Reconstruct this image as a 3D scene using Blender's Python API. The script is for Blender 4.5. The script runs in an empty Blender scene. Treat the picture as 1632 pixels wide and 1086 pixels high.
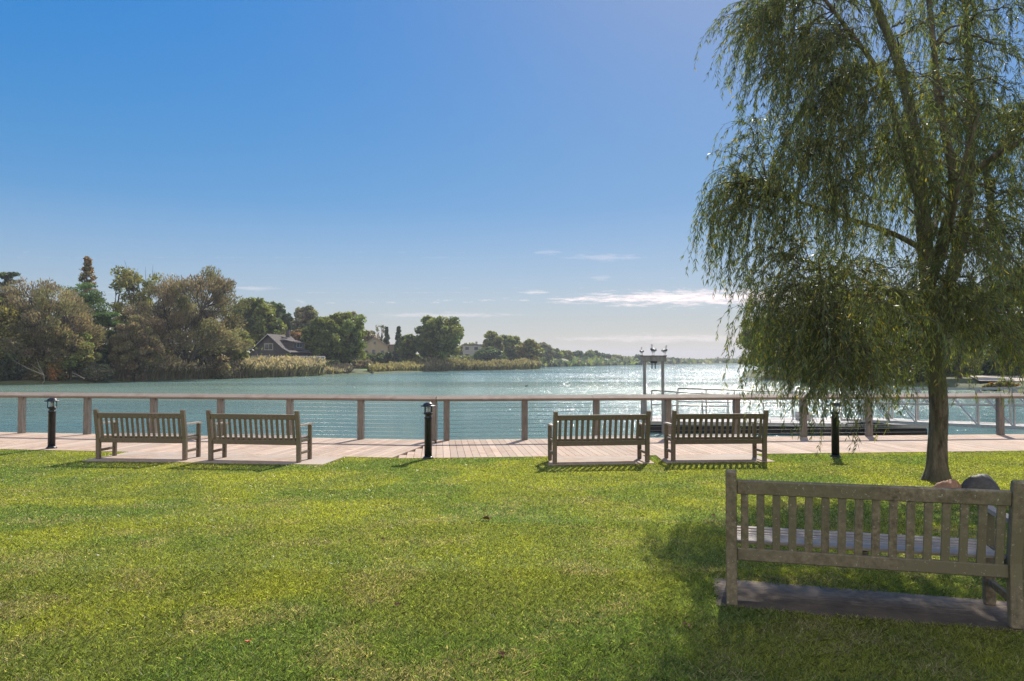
import bpy, bmesh, math, random
import numpy as np
from mathutils import Vector, Matrix
R = math.radians
rng = np.random.default_rng(7); random.seed(7)
SC = bpy.context.scene
COL = SC.collection

# ------------------------------------------------------------------ camera, sky, sun, exposure
F = 1200.0; CX, CY = 816.0, 543.0; CAMZ = 1.65; HORIZ = 577.0
PITCH = math.atan((HORIZ - CY) / F)
SUN_AZ, SUN_EL = R(20), R(41)
cd = bpy.data.cameras.new('camera'); cam = bpy.data.objects.new('camera', cd); COL.objects.link(cam)
cd.sensor_width = 36; cd.lens = F / 1632 * 36; cd.clip_start = .1; cd.clip_end = 9000
cam.location = (0, 0, CAMZ); cam.rotation_euler = (R(90) + PITCH, 0, 0)
SC.camera = cam
SC.view_settings.view_transform = 'Standard'; SC.view_settings.look = 'None'
SC.view_settings.gamma = 1; SC.view_settings.exposure = 0.82
SC.cycles.max_bounces = 8; SC.cycles.transparent_max_bounces = 8; SC.cycles.volume_bounces = 0
SC.cycles.sample_clamp_indirect = 4
SC.cycles.use_denoising = True; SC.cycles.denoising_prefilter = 'NONE'

world = bpy.data.worlds.new('World'); SC.world = world; world.use_nodes = True
wt = world.node_tree; wn = wt.nodes; wl = wt.links; wn.clear()
wout = wn.new('ShaderNodeOutputWorld'); bg = wn.new('ShaderNodeBackground'); sky = wn.new('ShaderNodeTexSky')
sky.sky_type = 'NISHITA'; sky.sun_disc = False; sky.sun_elevation = SUN_EL; sky.sun_rotation = SUN_AZ
sky.air_density = 1.0; sky.dust_density = 0.35; sky.ozone_density = 1.5; sky.altitude = 0
bg.inputs['Strength'].default_value = 0.15
tc = wn.new('ShaderNodeTexCoord'); sep = wn.new('ShaderNodeSeparateXYZ'); wl.new(tc.outputs['Generated'], sep.inputs[0])
def wmath(op, a, b=None, c=None):
    n = wn.new('ShaderNodeMath'); n.operation = op
    for i, v in enumerate((a, b, c)):
        if v is None: continue
        if isinstance(v, (int, float)): n.inputs[i].default_value = v
        else: wl.new(v, n.inputs[i])
    return n.outputs[0]
# thin cloud streaks low over the sea, in direction space
az = wmath('DIVIDE', sep.outputs[0], sep.outputs[1]); el = wmath('DIVIDE', sep.outputs[2], sep.outputs[1])
comb = wn.new('ShaderNodeCombineXYZ'); wl.new(wmath('MULTIPLY', az, 14), comb.inputs[0]); wl.new(wmath('MULTIPLY', el, 95), comb.inputs[1])
nz = wn.new('ShaderNodeTexNoise'); nz.inputs['Scale'].default_value = 2.6; nz.inputs['Detail'].default_value = 7; nz.inputs['Roughness'].default_value = .7
wl.new(comb.outputs[0], nz.inputs['Vector'])
def streak(a0, a1, e0, halfw, amp, tilt=0.0):
    # soft lens shape between azimuth tangents a0..a1 at elevation tangent e0
    u = wmath('DIVIDE', wmath('SUBTRACT', az, (a0 + a1) / 2), (a1 - a0) / 2)
    env = wmath('MAXIMUM', wmath('SUBTRACT', 1.0, wmath('MULTIPLY', u, u)), 0.0)
    ec = wmath('ADD', e0, wmath('MULTIPLY', u, tilt))
    v = wmath('DIVIDE', wmath('ABSOLUTE', wmath('SUBTRACT', el, ec)), halfw)
    lens = wmath('SUBTRACT', wmath('MULTIPLY', env, 1.15), v)
    n = wmath('ADD', lens, wmath('MULTIPLY', wmath('SUBTRACT', nz.outputs['Fac'], .52), 4.0))
    m = wmath('MULTIPLY', n, .95)
    m = wmath('MINIMUM', wmath('MAXIMUM', m, 0.0), 1.0)
    fr = wmath('GREATER_THAN', sep.outputs[1], 0.0)
    return wmath('MULTIPLY', wmath('MULTIPLY', m, amp), fr)
cl = streak(.03, .50, .0855, .0115, .9, .003)
for s in (streak(.008, .052, .0925, .003, .4), streak(.06, .19, .139, .005, .16), streak(.025, .07, .146, .004, .14),
          streak(.1, .135, .112, .004, .12), streak(.03, .4, .031, .006, .35), streak(-.38, -.30, .098, .003, .22), streak(-.2, .02, .062, .004, .25)):
    cl = wmath('MAXIMUM', cl, s)
mixc = wn.new('ShaderNodeMix'); mixc.data_type = 'RGBA'
hsv = wn.new('ShaderNodeHueSaturation'); hsv.inputs['Saturation'].default_value = 1.55; hsv.inputs['Hue'].default_value = .502; hsv.inputs['Value'].default_value = .95
bw = wn.new('ShaderNodeRGBToBW'); wl.new(sky.outputs[0], bw.inputs[0])   # softer range from zenith to horizon
vs_ = wn.new('ShaderNodeVectorMath'); vs_.operation = 'SCALE'; wl.new(sky.outputs[0], vs_.inputs[0]); wl.new(wmath('POWER', bw.outputs[0], -.64), vs_.inputs['Scale'])
wl.new(vs_.outputs[0], hsv.inputs['Color'])
wl.new(wmath('MINIMUM', wmath('MAXIMUM', wmath('MULTIPLY', sep.outputs[2], 5.0), 0.0), 1.0), hsv.inputs['Fac'])
tint = wn.new('ShaderNodeMix'); tint.data_type = 'RGBA'; tint.blend_type = 'MULTIPLY'; tint.inputs[7].default_value = (.98, .94, 1.16, 1)
wl.new(wmath('MINIMUM', wmath('MAXIMUM', wmath('SUBTRACT', 1.0, wmath('MULTIPLY', wmath('ABSOLUTE', sep.outputs[2]), 4.0)), 0.0), 1.0), tint.inputs[0]); wl.new(hsv.outputs[0], tint.inputs[6])
wl.new(cl, mixc.inputs[0]); wl.new(tint.outputs[2], mixc.inputs[6]); mixc.inputs[7].default_value = (5.2, 4.4, 4.3, 1)
# unseen broken cloud added in the sky behind the viewer as neutral fill light
nb2 = wn.new('ShaderNodeTexNoise'); nb2.inputs['Scale'].default_value = 2.2; nb2.inputs['Detail'].default_value = 6; wl.new(tc.outputs['Generated'], nb2.inputs['Vector'])
cov = wmath('MINIMUM', wmath('MAXIMUM', wmath('MULTIPLY', wmath('SUBTRACT', nb2.outputs['Fac'], .36), 6.0), 0.0), 1.0)
bk = wmath('MINIMUM', wmath('MAXIMUM', wmath('MULTIPLY', wmath('ADD', sep.outputs[1], .02), -3.0), 0.0), 1.0)
mix2 = wn.new('ShaderNodeMix'); mix2.data_type = 'RGBA'; wl.new(wmath('MULTIPLY', cov, bk), mix2.inputs[0]); wl.new(mixc.outputs[2], mix2.inputs[6]); mix2.inputs[7].default_value = (4.4, 4.1, 3.8, 1)
wl.new(mix2.outputs[2], bg.inputs['Color']); wl.new(bg.outputs[0], wout.inputs['Surface'])

sd = bpy.data.lights.new('sun', 'SUN'); sun = bpy.data.objects.new('sun', sd); COL.objects.link(sun)
sd.energy = 3.9; sd.angle = R(.55); sd.color = (1, .93, .82)
sdir = Vector((math.sin(SUN_AZ) * math.cos(SUN_EL), math.cos(SUN_AZ) * math.cos(SUN_EL), math.sin(SUN_EL)))
sun.rotation_euler = sdir.to_track_quat('Z', 'Y').to_euler(); sun.location = (0, 0, 30)

# ------------------------------------------------------------------ helpers
def pt(px, py, Y):
    """world point at forward distance Y seen at photo pixel px, py"""
    v = (CY - py) / F; u = (px - CX) / F
    yy = math.cos(PITCH) - math.sin(PITCH) * v; zz = math.sin(PITCH) + math.cos(PITCH) * v
    return Vector((u / yy * Y, Y, CAMZ + zz / yy * Y))
def tag(o, label=None, cat=None, group=None, kind=None):
    if label: o['label'] = label
    if cat: o['category'] = cat
    if group: o['group'] = group
    if kind: o['kind'] = kind
    return o
def empty(name, loc=(0, 0, 0), rz=0, label=None, cat=None, group=None):
    o = bpy.data.objects.new(name, None); COL.objects.link(o); o.location = loc; o.rotation_euler = (0, 0, rz)
    o.empty_display_size = .2
    return tag(o, label, cat, group)
def link(name, me, mat, parent=None):
    o = bpy.data.objects.new(name, me); COL.objects.link(o)
    if mat is not None:
        for m in (mat if isinstance(mat, (list, tuple)) else [mat]): me.materials.append(m)
    if parent: o.parent = parent
    return o
class MB:
    def __init__(s): s.bm = bmesh.new()
    def box(s, c, size, rot=None, bev=0.0, seg=1):
        r = bmesh.ops.create_cube(s.bm, size=1.0); vs = r['verts']
        M = Matrix.Translation(Vector(c)) @ (rot.to_4x4() if rot is not None else Matrix.Identity(4)) @ Matrix.Diagonal((*size, 1))
        bmesh.ops.transform(s.bm, matrix=M, verts=vs)
        if bev:
            es = list({e for v in vs for e in v.link_edges})
            bmesh.ops.bevel(s.bm, geom=es, offset=bev, segments=seg, affect='EDGES', profile=.6)
        return s
    def bar(s, a, b, w, h, bev=0.0, up=Vector((0, 0, 1))):
        a, b = Vector(a), Vector(b); d = b - a; L = d.length; x = d.normalized()
        y = up.cross(x)
        if y.length < 1e-4: y = Vector((0, 1, 0)).cross(x)
        y.normalize(); z = x.cross(y)
        rot = Matrix((x, y, z)).transposed()
        return s.box((a + b) / 2, (L, w, h), rot, bev)
    def tube(s, pts, rad, n=8, cap=True):
        pts = [Vector(p) for p in pts]
        if not isinstance(rad, (list, tuple)): rad = [rad] * len(pts)
        rings = []
        for i, p in enumerate(pts):
            t = (pts[min(i + 1, len(pts) - 1)] - pts[max(i - 1, 0)]).normalized()
            a = Vector((1, 0, 0)) if abs(t.z) > .5 else Vector((0, 0, 1))
            u = t.cross(a).normalized(); v = t.cross(u)
            rings.append([s.bm.verts.new(p + (u * math.cos(2 * math.pi * k / n) + v * math.sin(2 * math.pi * k / n)) * rad[i]) for k in range(n)])
        for A, B in zip(rings, rings[1:]):
            for k in range(n):
                f = s.bm.faces.new((A[k], A[(k + 1) % n], B[(k + 1) % n], B[k])); f.smooth = True
        if cap:
            s.bm.faces.new(rings[0][::-1]); s.bm.faces.new(rings[-1])
        return s
    def lathe(s, prof, c=(0, 0, 0), n=24, smooth=True):
        rings = []
        for r, z in prof:
            rings.append([s.bm.verts.new((c[0] + r * math.cos(2 * math.pi * k / n), c[1] + r * math.sin(2 * math.pi * k / n), c[2] + z)) for k in range(n)])
        for A, B in zip(rings, rings[1:]):
            for k in range(n):
                f = s.bm.faces.new((A[k], A[(k + 1) % n], B[(k + 1) % n], B[k])); f.smooth = smooth
        s.bm.faces.new(rings[0][::-1]); s.bm.faces.new(rings[-1])
        return s
    def prism(s, poly, z0, z1):
        b = [s.bm.verts.new((x, y, z0)) for x, y in poly]; t = [s.bm.verts.new((x, y, z1)) for x, y in poly]
        s.bm.faces.new(b[::-1]); s.bm.faces.new(t)
        for i in range(len(poly)):
            j = (i + 1) % len(poly); s.bm.faces.new((b[i], b[j], t[j], t[i]))
        return s
    def poly(s, pts):
        s.bm.faces.new([s.bm.verts.new(p) for p in pts]); return s
    def build(s, name, mat, parent=None, fix=True):
        if fix: bmesh.ops.recalc_face_normals(s.bm, faces=s.bm.faces)
        me = bpy.data.meshes.new(name); s.bm.to_mesh(me); s.bm.free()
        return link(name, me, mat, parent)
def np_mesh(name, V, Fa, mat, parent=None, col=None, smooth=False):
    """V (n,3); Fa (m,k); col (m,3) per-face colour stored on corners"""
    me = bpy.data.meshes.new(name); m, k = Fa.shape
    me.vertices.add(len(V)); me.vertices.foreach_set('co', np.ascontiguousarray(V, np.float32).ravel())
    me.loops.add(m * k); me.loops.foreach_set('vertex_index', np.ascontiguousarray(Fa, np.int32).ravel())
    me.polygons.add(m); me.polygons.foreach_set('loop_start', np.arange(0, m * k, k, dtype=np.int32))
    if smooth: me.polygons.foreach_set('use_smooth', np.ones(m, bool))
    me.update(calc_edges=True)
    if col is not None:
        a = me.color_attributes.new('Col', 'FLOAT_COLOR', 'CORNER')
        c = np.ones((m, k, 4), np.float32); c[:, :, :3] = col[:, None, :]
        a.data.foreach_set('color', c.ravel())
    return link(name, me, mat, parent)
def copy_tree(o, parent=None):
    c = o.copy(); COL.objects.link(c)
    if parent: c.parent = parent
    for ch in [x for x in bpy.data.objects if x.parent == o]: copy_tree(ch, c)
    return c

# ------------------------------------------------------------------ materials
def M_new(name):
    m = bpy.data.materials.new(name); m.use_nodes = True; t = m.node_tree; t.nodes.clear()
    out = t.nodes.new('ShaderNodeOutputMaterial'); return m, t, out
def nd(t, kind, **kw):
    n = t.nodes.new(kind)
    for k, v in kw.items():
        if k in n.inputs: n.inputs[k].default_value = v
        else: setattr(n, k, v)
    return n
def surf(name, c1, c2, scale=(4, 4, 4), rough=.7, bump=.3, detail=6, bscale=None, metal=0, c3=None, spot=None, spec=.4, coord='Object', bdist=.01, island=0):
    m, t, out = M_new(name); p = nd(t, 'ShaderNodeBsdfPrincipled', Roughness=rough, Metallic=metal)
    p.inputs['Specular IOR Level'].default_value = spec
    tcn = nd(t, 'ShaderNodeTexCoord'); mp = nd(t, 'ShaderNodeMapping', Scale=scale)
    t.links.new(tcn.outputs[coord], mp.inputs[0])
    n = nd(t, 'ShaderNodeTexNoise', Scale=1.0, Detail=detail, Roughness=.65); t.links.new(mp.outputs[0], n.inputs['Vector'])
    r = nd(t, 'ShaderNodeValToRGB'); t.links.new(n.outputs['Fac'], r.inputs[0])
    r.color_ramp.elements[0].position = .35; r.color_ramp.elements[0].color = (*c1, 1)
    r.color_ramp.elements[1].position = .68; r.color_ramp.elements[1].color = (*c2, 1)
    colout = r.outputs[0]
    if c3 is not None:   # second large scale tint
        n2 = nd(t, 'ShaderNodeTexNoise', Scale=1.3, Detail=4.0); t.links.new(tcn.outputs[coord], n2.inputs['Vector'])
        r2 = nd(t, 'ShaderNodeValToRGB'); t.links.new(n2.outputs['Fac'], r2.inputs[0])
        r2.color_ramp.elements[0].position = .42; r2.color_ramp.elements[1].position = .62
        mx = nd(t, 'ShaderNodeMix', data_type='RGBA'); t.links.new(r2.outputs[0], mx.inputs[0]); t.links.new(colout, mx.inputs[6]); mx.inputs[7].default_value = (*c3, 1)
        colout = mx.outputs[2]
    if spot is not None:   # lichen spots: (colour, scale, threshold)
        vn = nd(t, 'ShaderNodeTexNoise', Scale=spot[1], Detail=3.0, Roughness=.7); t.links.new(tcn.outputs[coord], vn.inputs['Vector'])
        r3 = nd(t, 'ShaderNodeValToRGB'); t.links.new(vn.outputs['Fac'], r3.inputs[0])
        r3.color_ramp.elements[0].position = spot[2]; r3.color_ramp.elements[1].position = spot[2] + (spot[3] if len(spot) > 3 else .05)
        mx = nd(t, 'ShaderNodeMix', data_type='RGBA'); t.links.new(r3.outputs[0], mx.inputs[0]); t.links.new(colout, mx.inputs[6]); mx.inputs[7].default_value = (*spot[0], 1)
        colout = mx.outputs[2]
    if island:
        g = nd(t, 'ShaderNodeNewGeometry'); mr = nd(t, 'ShaderNodeMapRange'); oi = nd(t, 'ShaderNodeObjectInfo'); av = nd(t, 'ShaderNodeMath', operation='MULTIPLY_ADD'); t.links.new(oi.outputs['Random'], av.inputs[0]); av.inputs[1].default_value = .6
        hv = nd(t, 'ShaderNodeMath', operation='MULTIPLY'); t.links.new(g.outputs['Random Per Island'], hv.inputs[0]); hv.inputs[1].default_value = .6; t.links.new(hv.outputs[0], av.inputs[2]); t.links.new(av.outputs[0], mr.inputs[0])
        mr.inputs[3].default_value = 1 - island; mr.inputs[4].default_value = 1 + island
        h = nd(t, 'ShaderNodeHueSaturation'); t.links.new(mr.outputs[0], h.inputs['Value']); t.links.new(colout, h.inputs['Color']); colout = h.outputs[0]
    t.links.new(colout, p.inputs['Base Color'])
    if bump:
        b = nd(t, 'ShaderNodeBump', Strength=bump, Distance=bdist)
        if bscale:
            mp2 = nd(t, 'ShaderNodeMapping', Scale=bscale); t.links.new(tcn.outputs[coord], mp2.inputs[0])
            nb = nd(t, 'ShaderNodeTexNoise', Scale=1.0, Detail=5.0, Roughness=.7); t.links.new(mp2.outputs[0], nb.inputs['Vector']); t.links.new(nb.outputs['Fac'], b.inputs['Height'])
        else: t.links.new(n.outputs['Fac'], b.inputs['Height'])
        t.links.new(b.outputs[0], p.inputs['Normal'])
    t.links.new(p.outputs[0], out.inputs[0]); return m
def leafmat(name, rough=.5, trans=.45, gloss=.25, tgain=(1.3, 1.5, .6)):
    m, t, out = M_new(name)
    a = nd(t, 'ShaderNodeAttribute', attribute_name='Col')
    p = nd(t, 'ShaderNodeBsdfPrincipled', Roughness=rough); p.inputs['Specular IOR Level'].default_value = gloss
    tr = nd(t, 'ShaderNodeBsdfTranslucent'); mul = nd(t, 'ShaderNodeMix', data_type='RGBA', blend_type='MULTIPLY'); mul.inputs[0].default_value = 1
    t.links.new(a.outputs['Color'], mul.inputs[6]); mul.inputs[7].default_value = (*tgain, 1)
    t.links.new(mul.outputs[2], tr.inputs['Color']); t.links.new(a.outputs['Color'], p.inputs['Base Color'])
    mx = nd(t, 'ShaderNodeMixShader'); mx.inputs[0].default_value = trans
    t.links.new(p.outputs[0], mx.inputs[1]); t.links.new(tr.outputs[0], mx.inputs[2]); t.links.new(mx.outputs[0], out.inputs[0]); return m

m_grass = leafmat('grass_blades', .36, .5, .3, (1.4, 1.5, .6))
m_leaf = leafmat('tree_leaves', .5, .42, .35, (1.3, 1.35, .7))
m_willow = leafmat('willow_leaves', .42, .43, .32, (1.75, 1.8, .65))
m_soil = surf('lawn_soil', (.10, .14, .035), (.16, .20, .045), (9, 9, 9), .95, .6, 8, bdist=.02)
m_bank = surf('bank_soil', (.06, .075, .03), (.11, .12, .05), (.3, .3, .3), .95, .3)
m_sand = surf('pale_sand', (.42, .36, .29), (.52, .46, .38), (.5, .5, .5), .95, .2)
m_bench = surf('weathered_teak', (.115, .086, .06), (.215, .17, .125), (30, 30, 30), .75, .35, 8, bscale=(70, 70, 9), c3=(.14, .12, .08), island=.16, bdist=.004)
m_benchl = surf('weathered_teak_lichen', (.10, .082, .055), (.27, .23, .165), (26, 26, 26), .8, .5, 8, bscale=(90, 90, 14), c3=(.155, .14, .09), spot=((.34, .35, .26), 48.0, .64), island=.16, bdist=.009)
m_seat = surf('weathered_teak_seat', (.30, .25, .21), (.45, .39, .33), (8, 60, 40), .7, .35, 8, island=.12, bdist=.003)
m_rail = surf('rail_hardwood', (.20, .135, .115), (.33, .24, .21), (3, 22, 22), .6, .3, 7, island=.14, bdist=.003, coord='Object')
m_cap = surf('rail_cap_hardwood', (.22, .175, .145), (.34, .275, .235), (5, 5, 5), .8, .25, 7, c3=(.28, .235, .20), spec=.12, bdist=.003)
m_post = surf('rail_post_wood', (.13, .115, .10), (.24, .21, .185), (40, 40, 5), .7, .4, 7, island=.18, bdist=.003)
m_deck = surf('deck_boards', (.42, .295, .22), (.60, .46, .36), (5, 5, 5), .85, .25, 8, c3=(.50, .39, .31), spec=.15, island=.22, bdist=.003)
m_dark = surf('dark_timber', (.03, .026, .022), (.06, .05, .04), (3, 3, 3), .9, .2)
m_pad = surf('bench_pad_concrete', (.33, .24, .18), (.48, .38, .30), (6, 6, 6), .9, .3, 8, c3=(.42, .35, .30))
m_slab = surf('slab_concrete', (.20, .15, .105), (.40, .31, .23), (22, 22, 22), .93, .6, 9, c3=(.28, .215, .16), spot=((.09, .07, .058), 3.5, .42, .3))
m_black = surf('black_powder_coat', (.010, .012, .016), (.022, .024, .03), (20, 20, 20), .38, .1)
m_glass = surf('lamp_glass', (.5, .52, .52), (.6, .62, .62), (3, 3, 3), .25, 0)
m_steel = surf('cable_steel', (.22, .22, .22), (.3, .3, .3), (3, 3, 3), .4, 0, metal=.8)
m_alu = surf('aluminium', (.40, .37, .34), (.52, .49, .45), (9, 9, 9), .42, .1, metal=.55)
m_dock = surf('dock_decking', (.36, .34, .33), (.5, .48, .46), (2, 14, 2), .8, .2)
m_float = surf('black_float', (.012, .012, .014), (.03, .03, .032), (2, 2, 2), .5, .2)
m_pile = surf('grey_pile_timber', (.16, .15, .14), (.27, .25, .235), (9, 9, 2), .85, .4)
m_bark = surf('willow_bark', (.07, .055, .042), (.36, .29, .22), (16, 16, 4), .9, 1.0, 9, bscale=(26, 26, 5), c3=(.17, .16, .10), bdist=.1)
m_barkf = surf('far_bark', (.055, .042, .034), (.11, .09, .075), (2, 2, 2), .9, 0)
m_rock1 = surf('orange_granite', (.26, .13, .08), (.42, .25, .17), (14, 14, 14), .8, .4, 9, c3=(.33, .20, .14), spot=((.5, .42, .36), 30.0, .63))
m_rock2 = surf('dark_granite', (.045, .045, .05), (.09, .088, .095), (22, 22, 22), .6, .5, 9)
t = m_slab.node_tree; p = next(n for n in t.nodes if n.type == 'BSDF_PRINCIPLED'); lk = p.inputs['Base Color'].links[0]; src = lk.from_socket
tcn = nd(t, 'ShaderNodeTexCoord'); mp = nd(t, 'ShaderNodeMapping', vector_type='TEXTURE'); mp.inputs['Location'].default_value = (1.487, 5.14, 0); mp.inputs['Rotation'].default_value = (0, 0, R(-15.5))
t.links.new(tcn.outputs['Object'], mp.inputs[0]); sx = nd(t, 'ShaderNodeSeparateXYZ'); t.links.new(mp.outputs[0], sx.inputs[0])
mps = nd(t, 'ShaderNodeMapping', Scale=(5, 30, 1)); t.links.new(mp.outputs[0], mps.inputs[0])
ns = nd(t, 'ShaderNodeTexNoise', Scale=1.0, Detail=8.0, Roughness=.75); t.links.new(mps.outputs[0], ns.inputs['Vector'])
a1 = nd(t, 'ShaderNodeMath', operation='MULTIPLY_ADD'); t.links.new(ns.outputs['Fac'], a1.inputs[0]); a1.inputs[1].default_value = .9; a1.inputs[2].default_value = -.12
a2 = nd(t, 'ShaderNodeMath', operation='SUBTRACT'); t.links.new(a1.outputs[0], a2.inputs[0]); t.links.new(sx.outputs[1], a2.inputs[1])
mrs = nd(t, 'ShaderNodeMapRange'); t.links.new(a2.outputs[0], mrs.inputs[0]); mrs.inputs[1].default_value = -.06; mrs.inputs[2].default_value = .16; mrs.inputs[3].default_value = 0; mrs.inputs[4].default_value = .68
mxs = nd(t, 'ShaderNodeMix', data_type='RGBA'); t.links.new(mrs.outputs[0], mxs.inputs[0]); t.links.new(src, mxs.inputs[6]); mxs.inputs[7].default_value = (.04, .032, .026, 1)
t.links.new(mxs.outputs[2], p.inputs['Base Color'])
m_plaque = surf('plaque_bronze', (.04, .04, .05), (.075, .075, .09), (60, 60, 60), .45, .3, metal=.3)
m_shingle = surf('grey_shingle_wall', (.06, .055, .06), (.10, .095, .10), (1, 1, 7), .9, .2)
m_rshing = surf('grey_shingle_roof', (.06, .05, .05), (.11, .09, .085), (1.5, 1.5, 5), .9, .2)
m_white = surf('white_paint', (.6, .6, .6), (.74, .73, .72), (2, 2, 2), .6, 0)
m_trim = surf('weathered_trim', (.30, .30, .30), (.40, .39, .38), (2, 2, 2), .7, 0)
m_beige = surf('beige_siding', (.36, .30, .20), (.46, .39, .27), (1, 1, 6), .85, .1)
m_roofb = surf('pale_roof', (.33, .24, .2), (.44, .34, .3), (1, 1, 4), .85, .1)
m_pane = surf('window_pane', (.02, .025, .03), (.05, .06, .07), (1, 1, 1), .1, 0, spec=.8)
m_pink = surf('pink_render', (.42, .27, .24), (.52, .36, .32), (1, 1, 1), .85, 0)
m_deadwood = surf('bleached_wood', (.24, .22, .18), (.36, .33, .28), (2, 2, 2), .85, .1)
m_gwhite = surf('gull_white', (.62, .6, .58), (.75, .73, .72), (30, 30, 30), .8, .1)
m_gdark = surf('gull_dark_wing', (.05, .05, .055), (.1, .1, .11), (50, 50, 50), .7, .1)
m_gbeak = surf('gull_beak', (.5, .28, .04), (.6, .35, .06), (30, 30, 30), .5, 0)
m_gleg = surf('gull_leg', (.45, .25, .2), (.5, .3, .25), (30, 30, 30), .6, 0)
m_duck = surf('duck_brown', (.03, .025, .02), (.07, .055, .04), (20, 20, 20), .7, .1)
m_lbrown = surf('dry_leaf', (.13, .06, .035), (.24, .13, .08), (60, 60, 60), .8, .3)
m_lred = surf('red_leaf', (.55, .06, .02), (.7, .12, .03), (60, 60, 60), .6, .2)

# water: wind ripples over turbid teal water
m_water, t, out = M_new('lake_water')
p = nd(t, 'ShaderNodeBsdfPrincipled', Roughness=.1, IOR=1.333); p.inputs['Specular IOR Level'].default_value = .38; p.inputs['Base Color'].default_value = (.075, .17, .175, 1)
tcn = nd(t, 'ShaderNodeTexCoord')
def wnoise(scale, detail, rough=.6):
    mp = nd(t, 'ShaderNodeMapping', Scale=scale); t.links.new(tcn.outputs['Object'], mp.inputs[0])
    mp.inputs['Rotation'].default_value = (0, 0, R(12))
    n = nd(t, 'ShaderNodeTexNoise', Scale=1.0, Detail=detail, Roughness=rough); t.links.new(mp.outputs[0], n.inputs['Vector']); return n.outputs['Fac']
h1 = wnoise((.8, 2.2, 1), 4.0); h2 = wnoise((4.5, 9, 1), 3.0); h3 = wnoise((.012, .05, 1), 3.0); h4 = wnoise((.004, .018, 1), 2.0)
b1 = nd(t, 'ShaderNodeBump', Strength=1.0, Distance=.22); t.links.new(h1, b1.inputs['Height'])
b2 = nd(t, 'ShaderNodeBump', Strength=1.0, Distance=.05); t.links.new(h2, b2.inputs['Height']); t.links.new(b1.outputs[0], b2.inputs['Normal'])
t.links.new(b2.outputs[0], p.inputs['Normal'])
mr = nd(t, 'ShaderNodeMapRange'); t.links.new(h3, mr.inputs[0]); mr.inputs[1].default_value = .4; mr.inputs[2].default_value = .6; mr.inputs[3].default_value = .05; mr.inputs[4].default_value = .15
t.links.new(mr.outputs[0], p.inputs['Roughness'])
rr = nd(t, 'ShaderNodeValToRGB'); t.links.new(h4, rr.inputs[0])
rr.color_ramp.elements[0].position = .4; rr.color_ramp.elements[0].color = (.21, .30, .235, 1); rr.color_ramp.elements[1].position = .62; rr.color_ramp.elements[1].color = (.135, .25, .245, 1)
t.links.new(rr.outputs[0], p.inputs['Base Color']); t.links.new(p.outputs[0], out.inputs[0])

# ------------------------------------------------------------------ noise for numpy
_tab = rng.random((256, 256))
def vnoise(x, y):
    xi = np.floor(x).astype(int); yi = np.floor(y).astype(int); fx = x - xi; fy = y - yi
    fx = fx * fx * (3 - 2 * fx); fy = fy * fy * (3 - 2 * fy)
    g = lambda a, b: _tab[a & 255, b & 255]
    return (g(xi, yi) * (1 - fx) + g(xi + 1, yi) * fx) * (1 - fy) + (g(xi, yi + 1) * (1 - fx) + g(xi + 1, yi + 1) * fx) * fy
def fbm(x, y, o=4):
    s = 0; a = .5
    for i in range(o): s = s + a * vnoise(x * 2 ** i + 17 * i, y * 2 ** i + 5 * i); a *= .5
    return s / (1 - .5 ** o)

# ------------------------------------------------------------------ setting: water, deck, lawn
WZ = -1.05; DZ = -.14
MB().poly([(-3600, -60, WZ), (3600, -60, WZ), (3600, 3600, WZ), (-3600, 3600, WZ)]).build('water', m_water)['kind'] = 'structure'

C0 = np.array([-1.72, 17.2])
ul = np.array([-.986, .1665]); ul /= np.linalg.norm(ul); vl = np.array([-ul[1], ul[0]]); vl = vl if vl[1] < 0 else -vl
ur = np.array([.9954, .0962]); ur /= np.linalg.norm(ur); vr = np.array([ur[1], -ur[0]]); vr = vr if vr[1] < 0 else -vr
DW = 3.1
CLn = C0 + vl * DW; CRn = C0 + vr * DW
def edge(x):
    x = np.asarray(x, float)
    l = CLn[1] + (CLn[0] - x) * (ul[1] / -ul[0]); r = CRn[1] + (x - CRn[0]) * (ur[1] / ur[0])
    tt = (x - CLn[0]) / (CRn[0] - CLn[0]); m = CLn[1] * (1 - tt) + CRn[1] * tt
    return np.where(x < CLn[0], l, np.where(x > CRn[0], r, m))
def ground_z(x, y):
    s = np.clip((np.asarray(y, float) - 5.2) / 8.0, 0, 1); s = s * s * (3 - 2 * s)
    return -.155 * s + .012 * (fbm(np.asarray(x) * .35 + 40, np.asarray(y) * .35 + 9, 3) - .5) * np.clip(1.2 - s, 0, 1)
deck = MB(); BW = .14; gap = .007
def board(u, v, s0, s1, t0, t1, z1, z0):
    pts = [C0 + u * s0 + v * t0, C0 + u * s1 + v * t0, C0 + u * s1 + v * t1, C0 + u * s0 + v * t1]
    deck.prism([tuple(p) for p in pts], z0, z1)
s = 0
while s < 30: board(ul, vl, s + gap / 2, s + BW - gap / 2, -.14, DW, DZ, DZ - .035); s += BW
s = 0
while s < 34: board(ur, vr, s + gap / 2, s + BW - gap / 2, -.14, DW, DZ, DZ - .035); s += BW
s = -BW
while s > -.95:   # wedge at the bend, boards run on and are cut along the last left board
    # smallest t where the board is right of the line C0 + k*vl
    def tcross(sv):
        # cross(vl, sv*ur + t*vr) = 0
        a = vl[0] * ur[1] - vl[1] * ur[0]; b = vl[0] * vr[1] - vl[1] * vr[0]
        return -sv * a / b
    t0 = max(tcross(s), tcross(s + BW)) + .005
    t1 = min(DW, DW * 1.0)
    if t0 < t1 - .02: board(ur, vr, s + gap / 2, s + BW - gap / 2, t0, t1, DZ - .002, DZ - .037)
    s -= BW
deck.build('boardwalk', m_deck)['kind'] = 'structure'
fr = MB()
L1 = C0 + ul * 30; R1 = C0 + ur * 34
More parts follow.
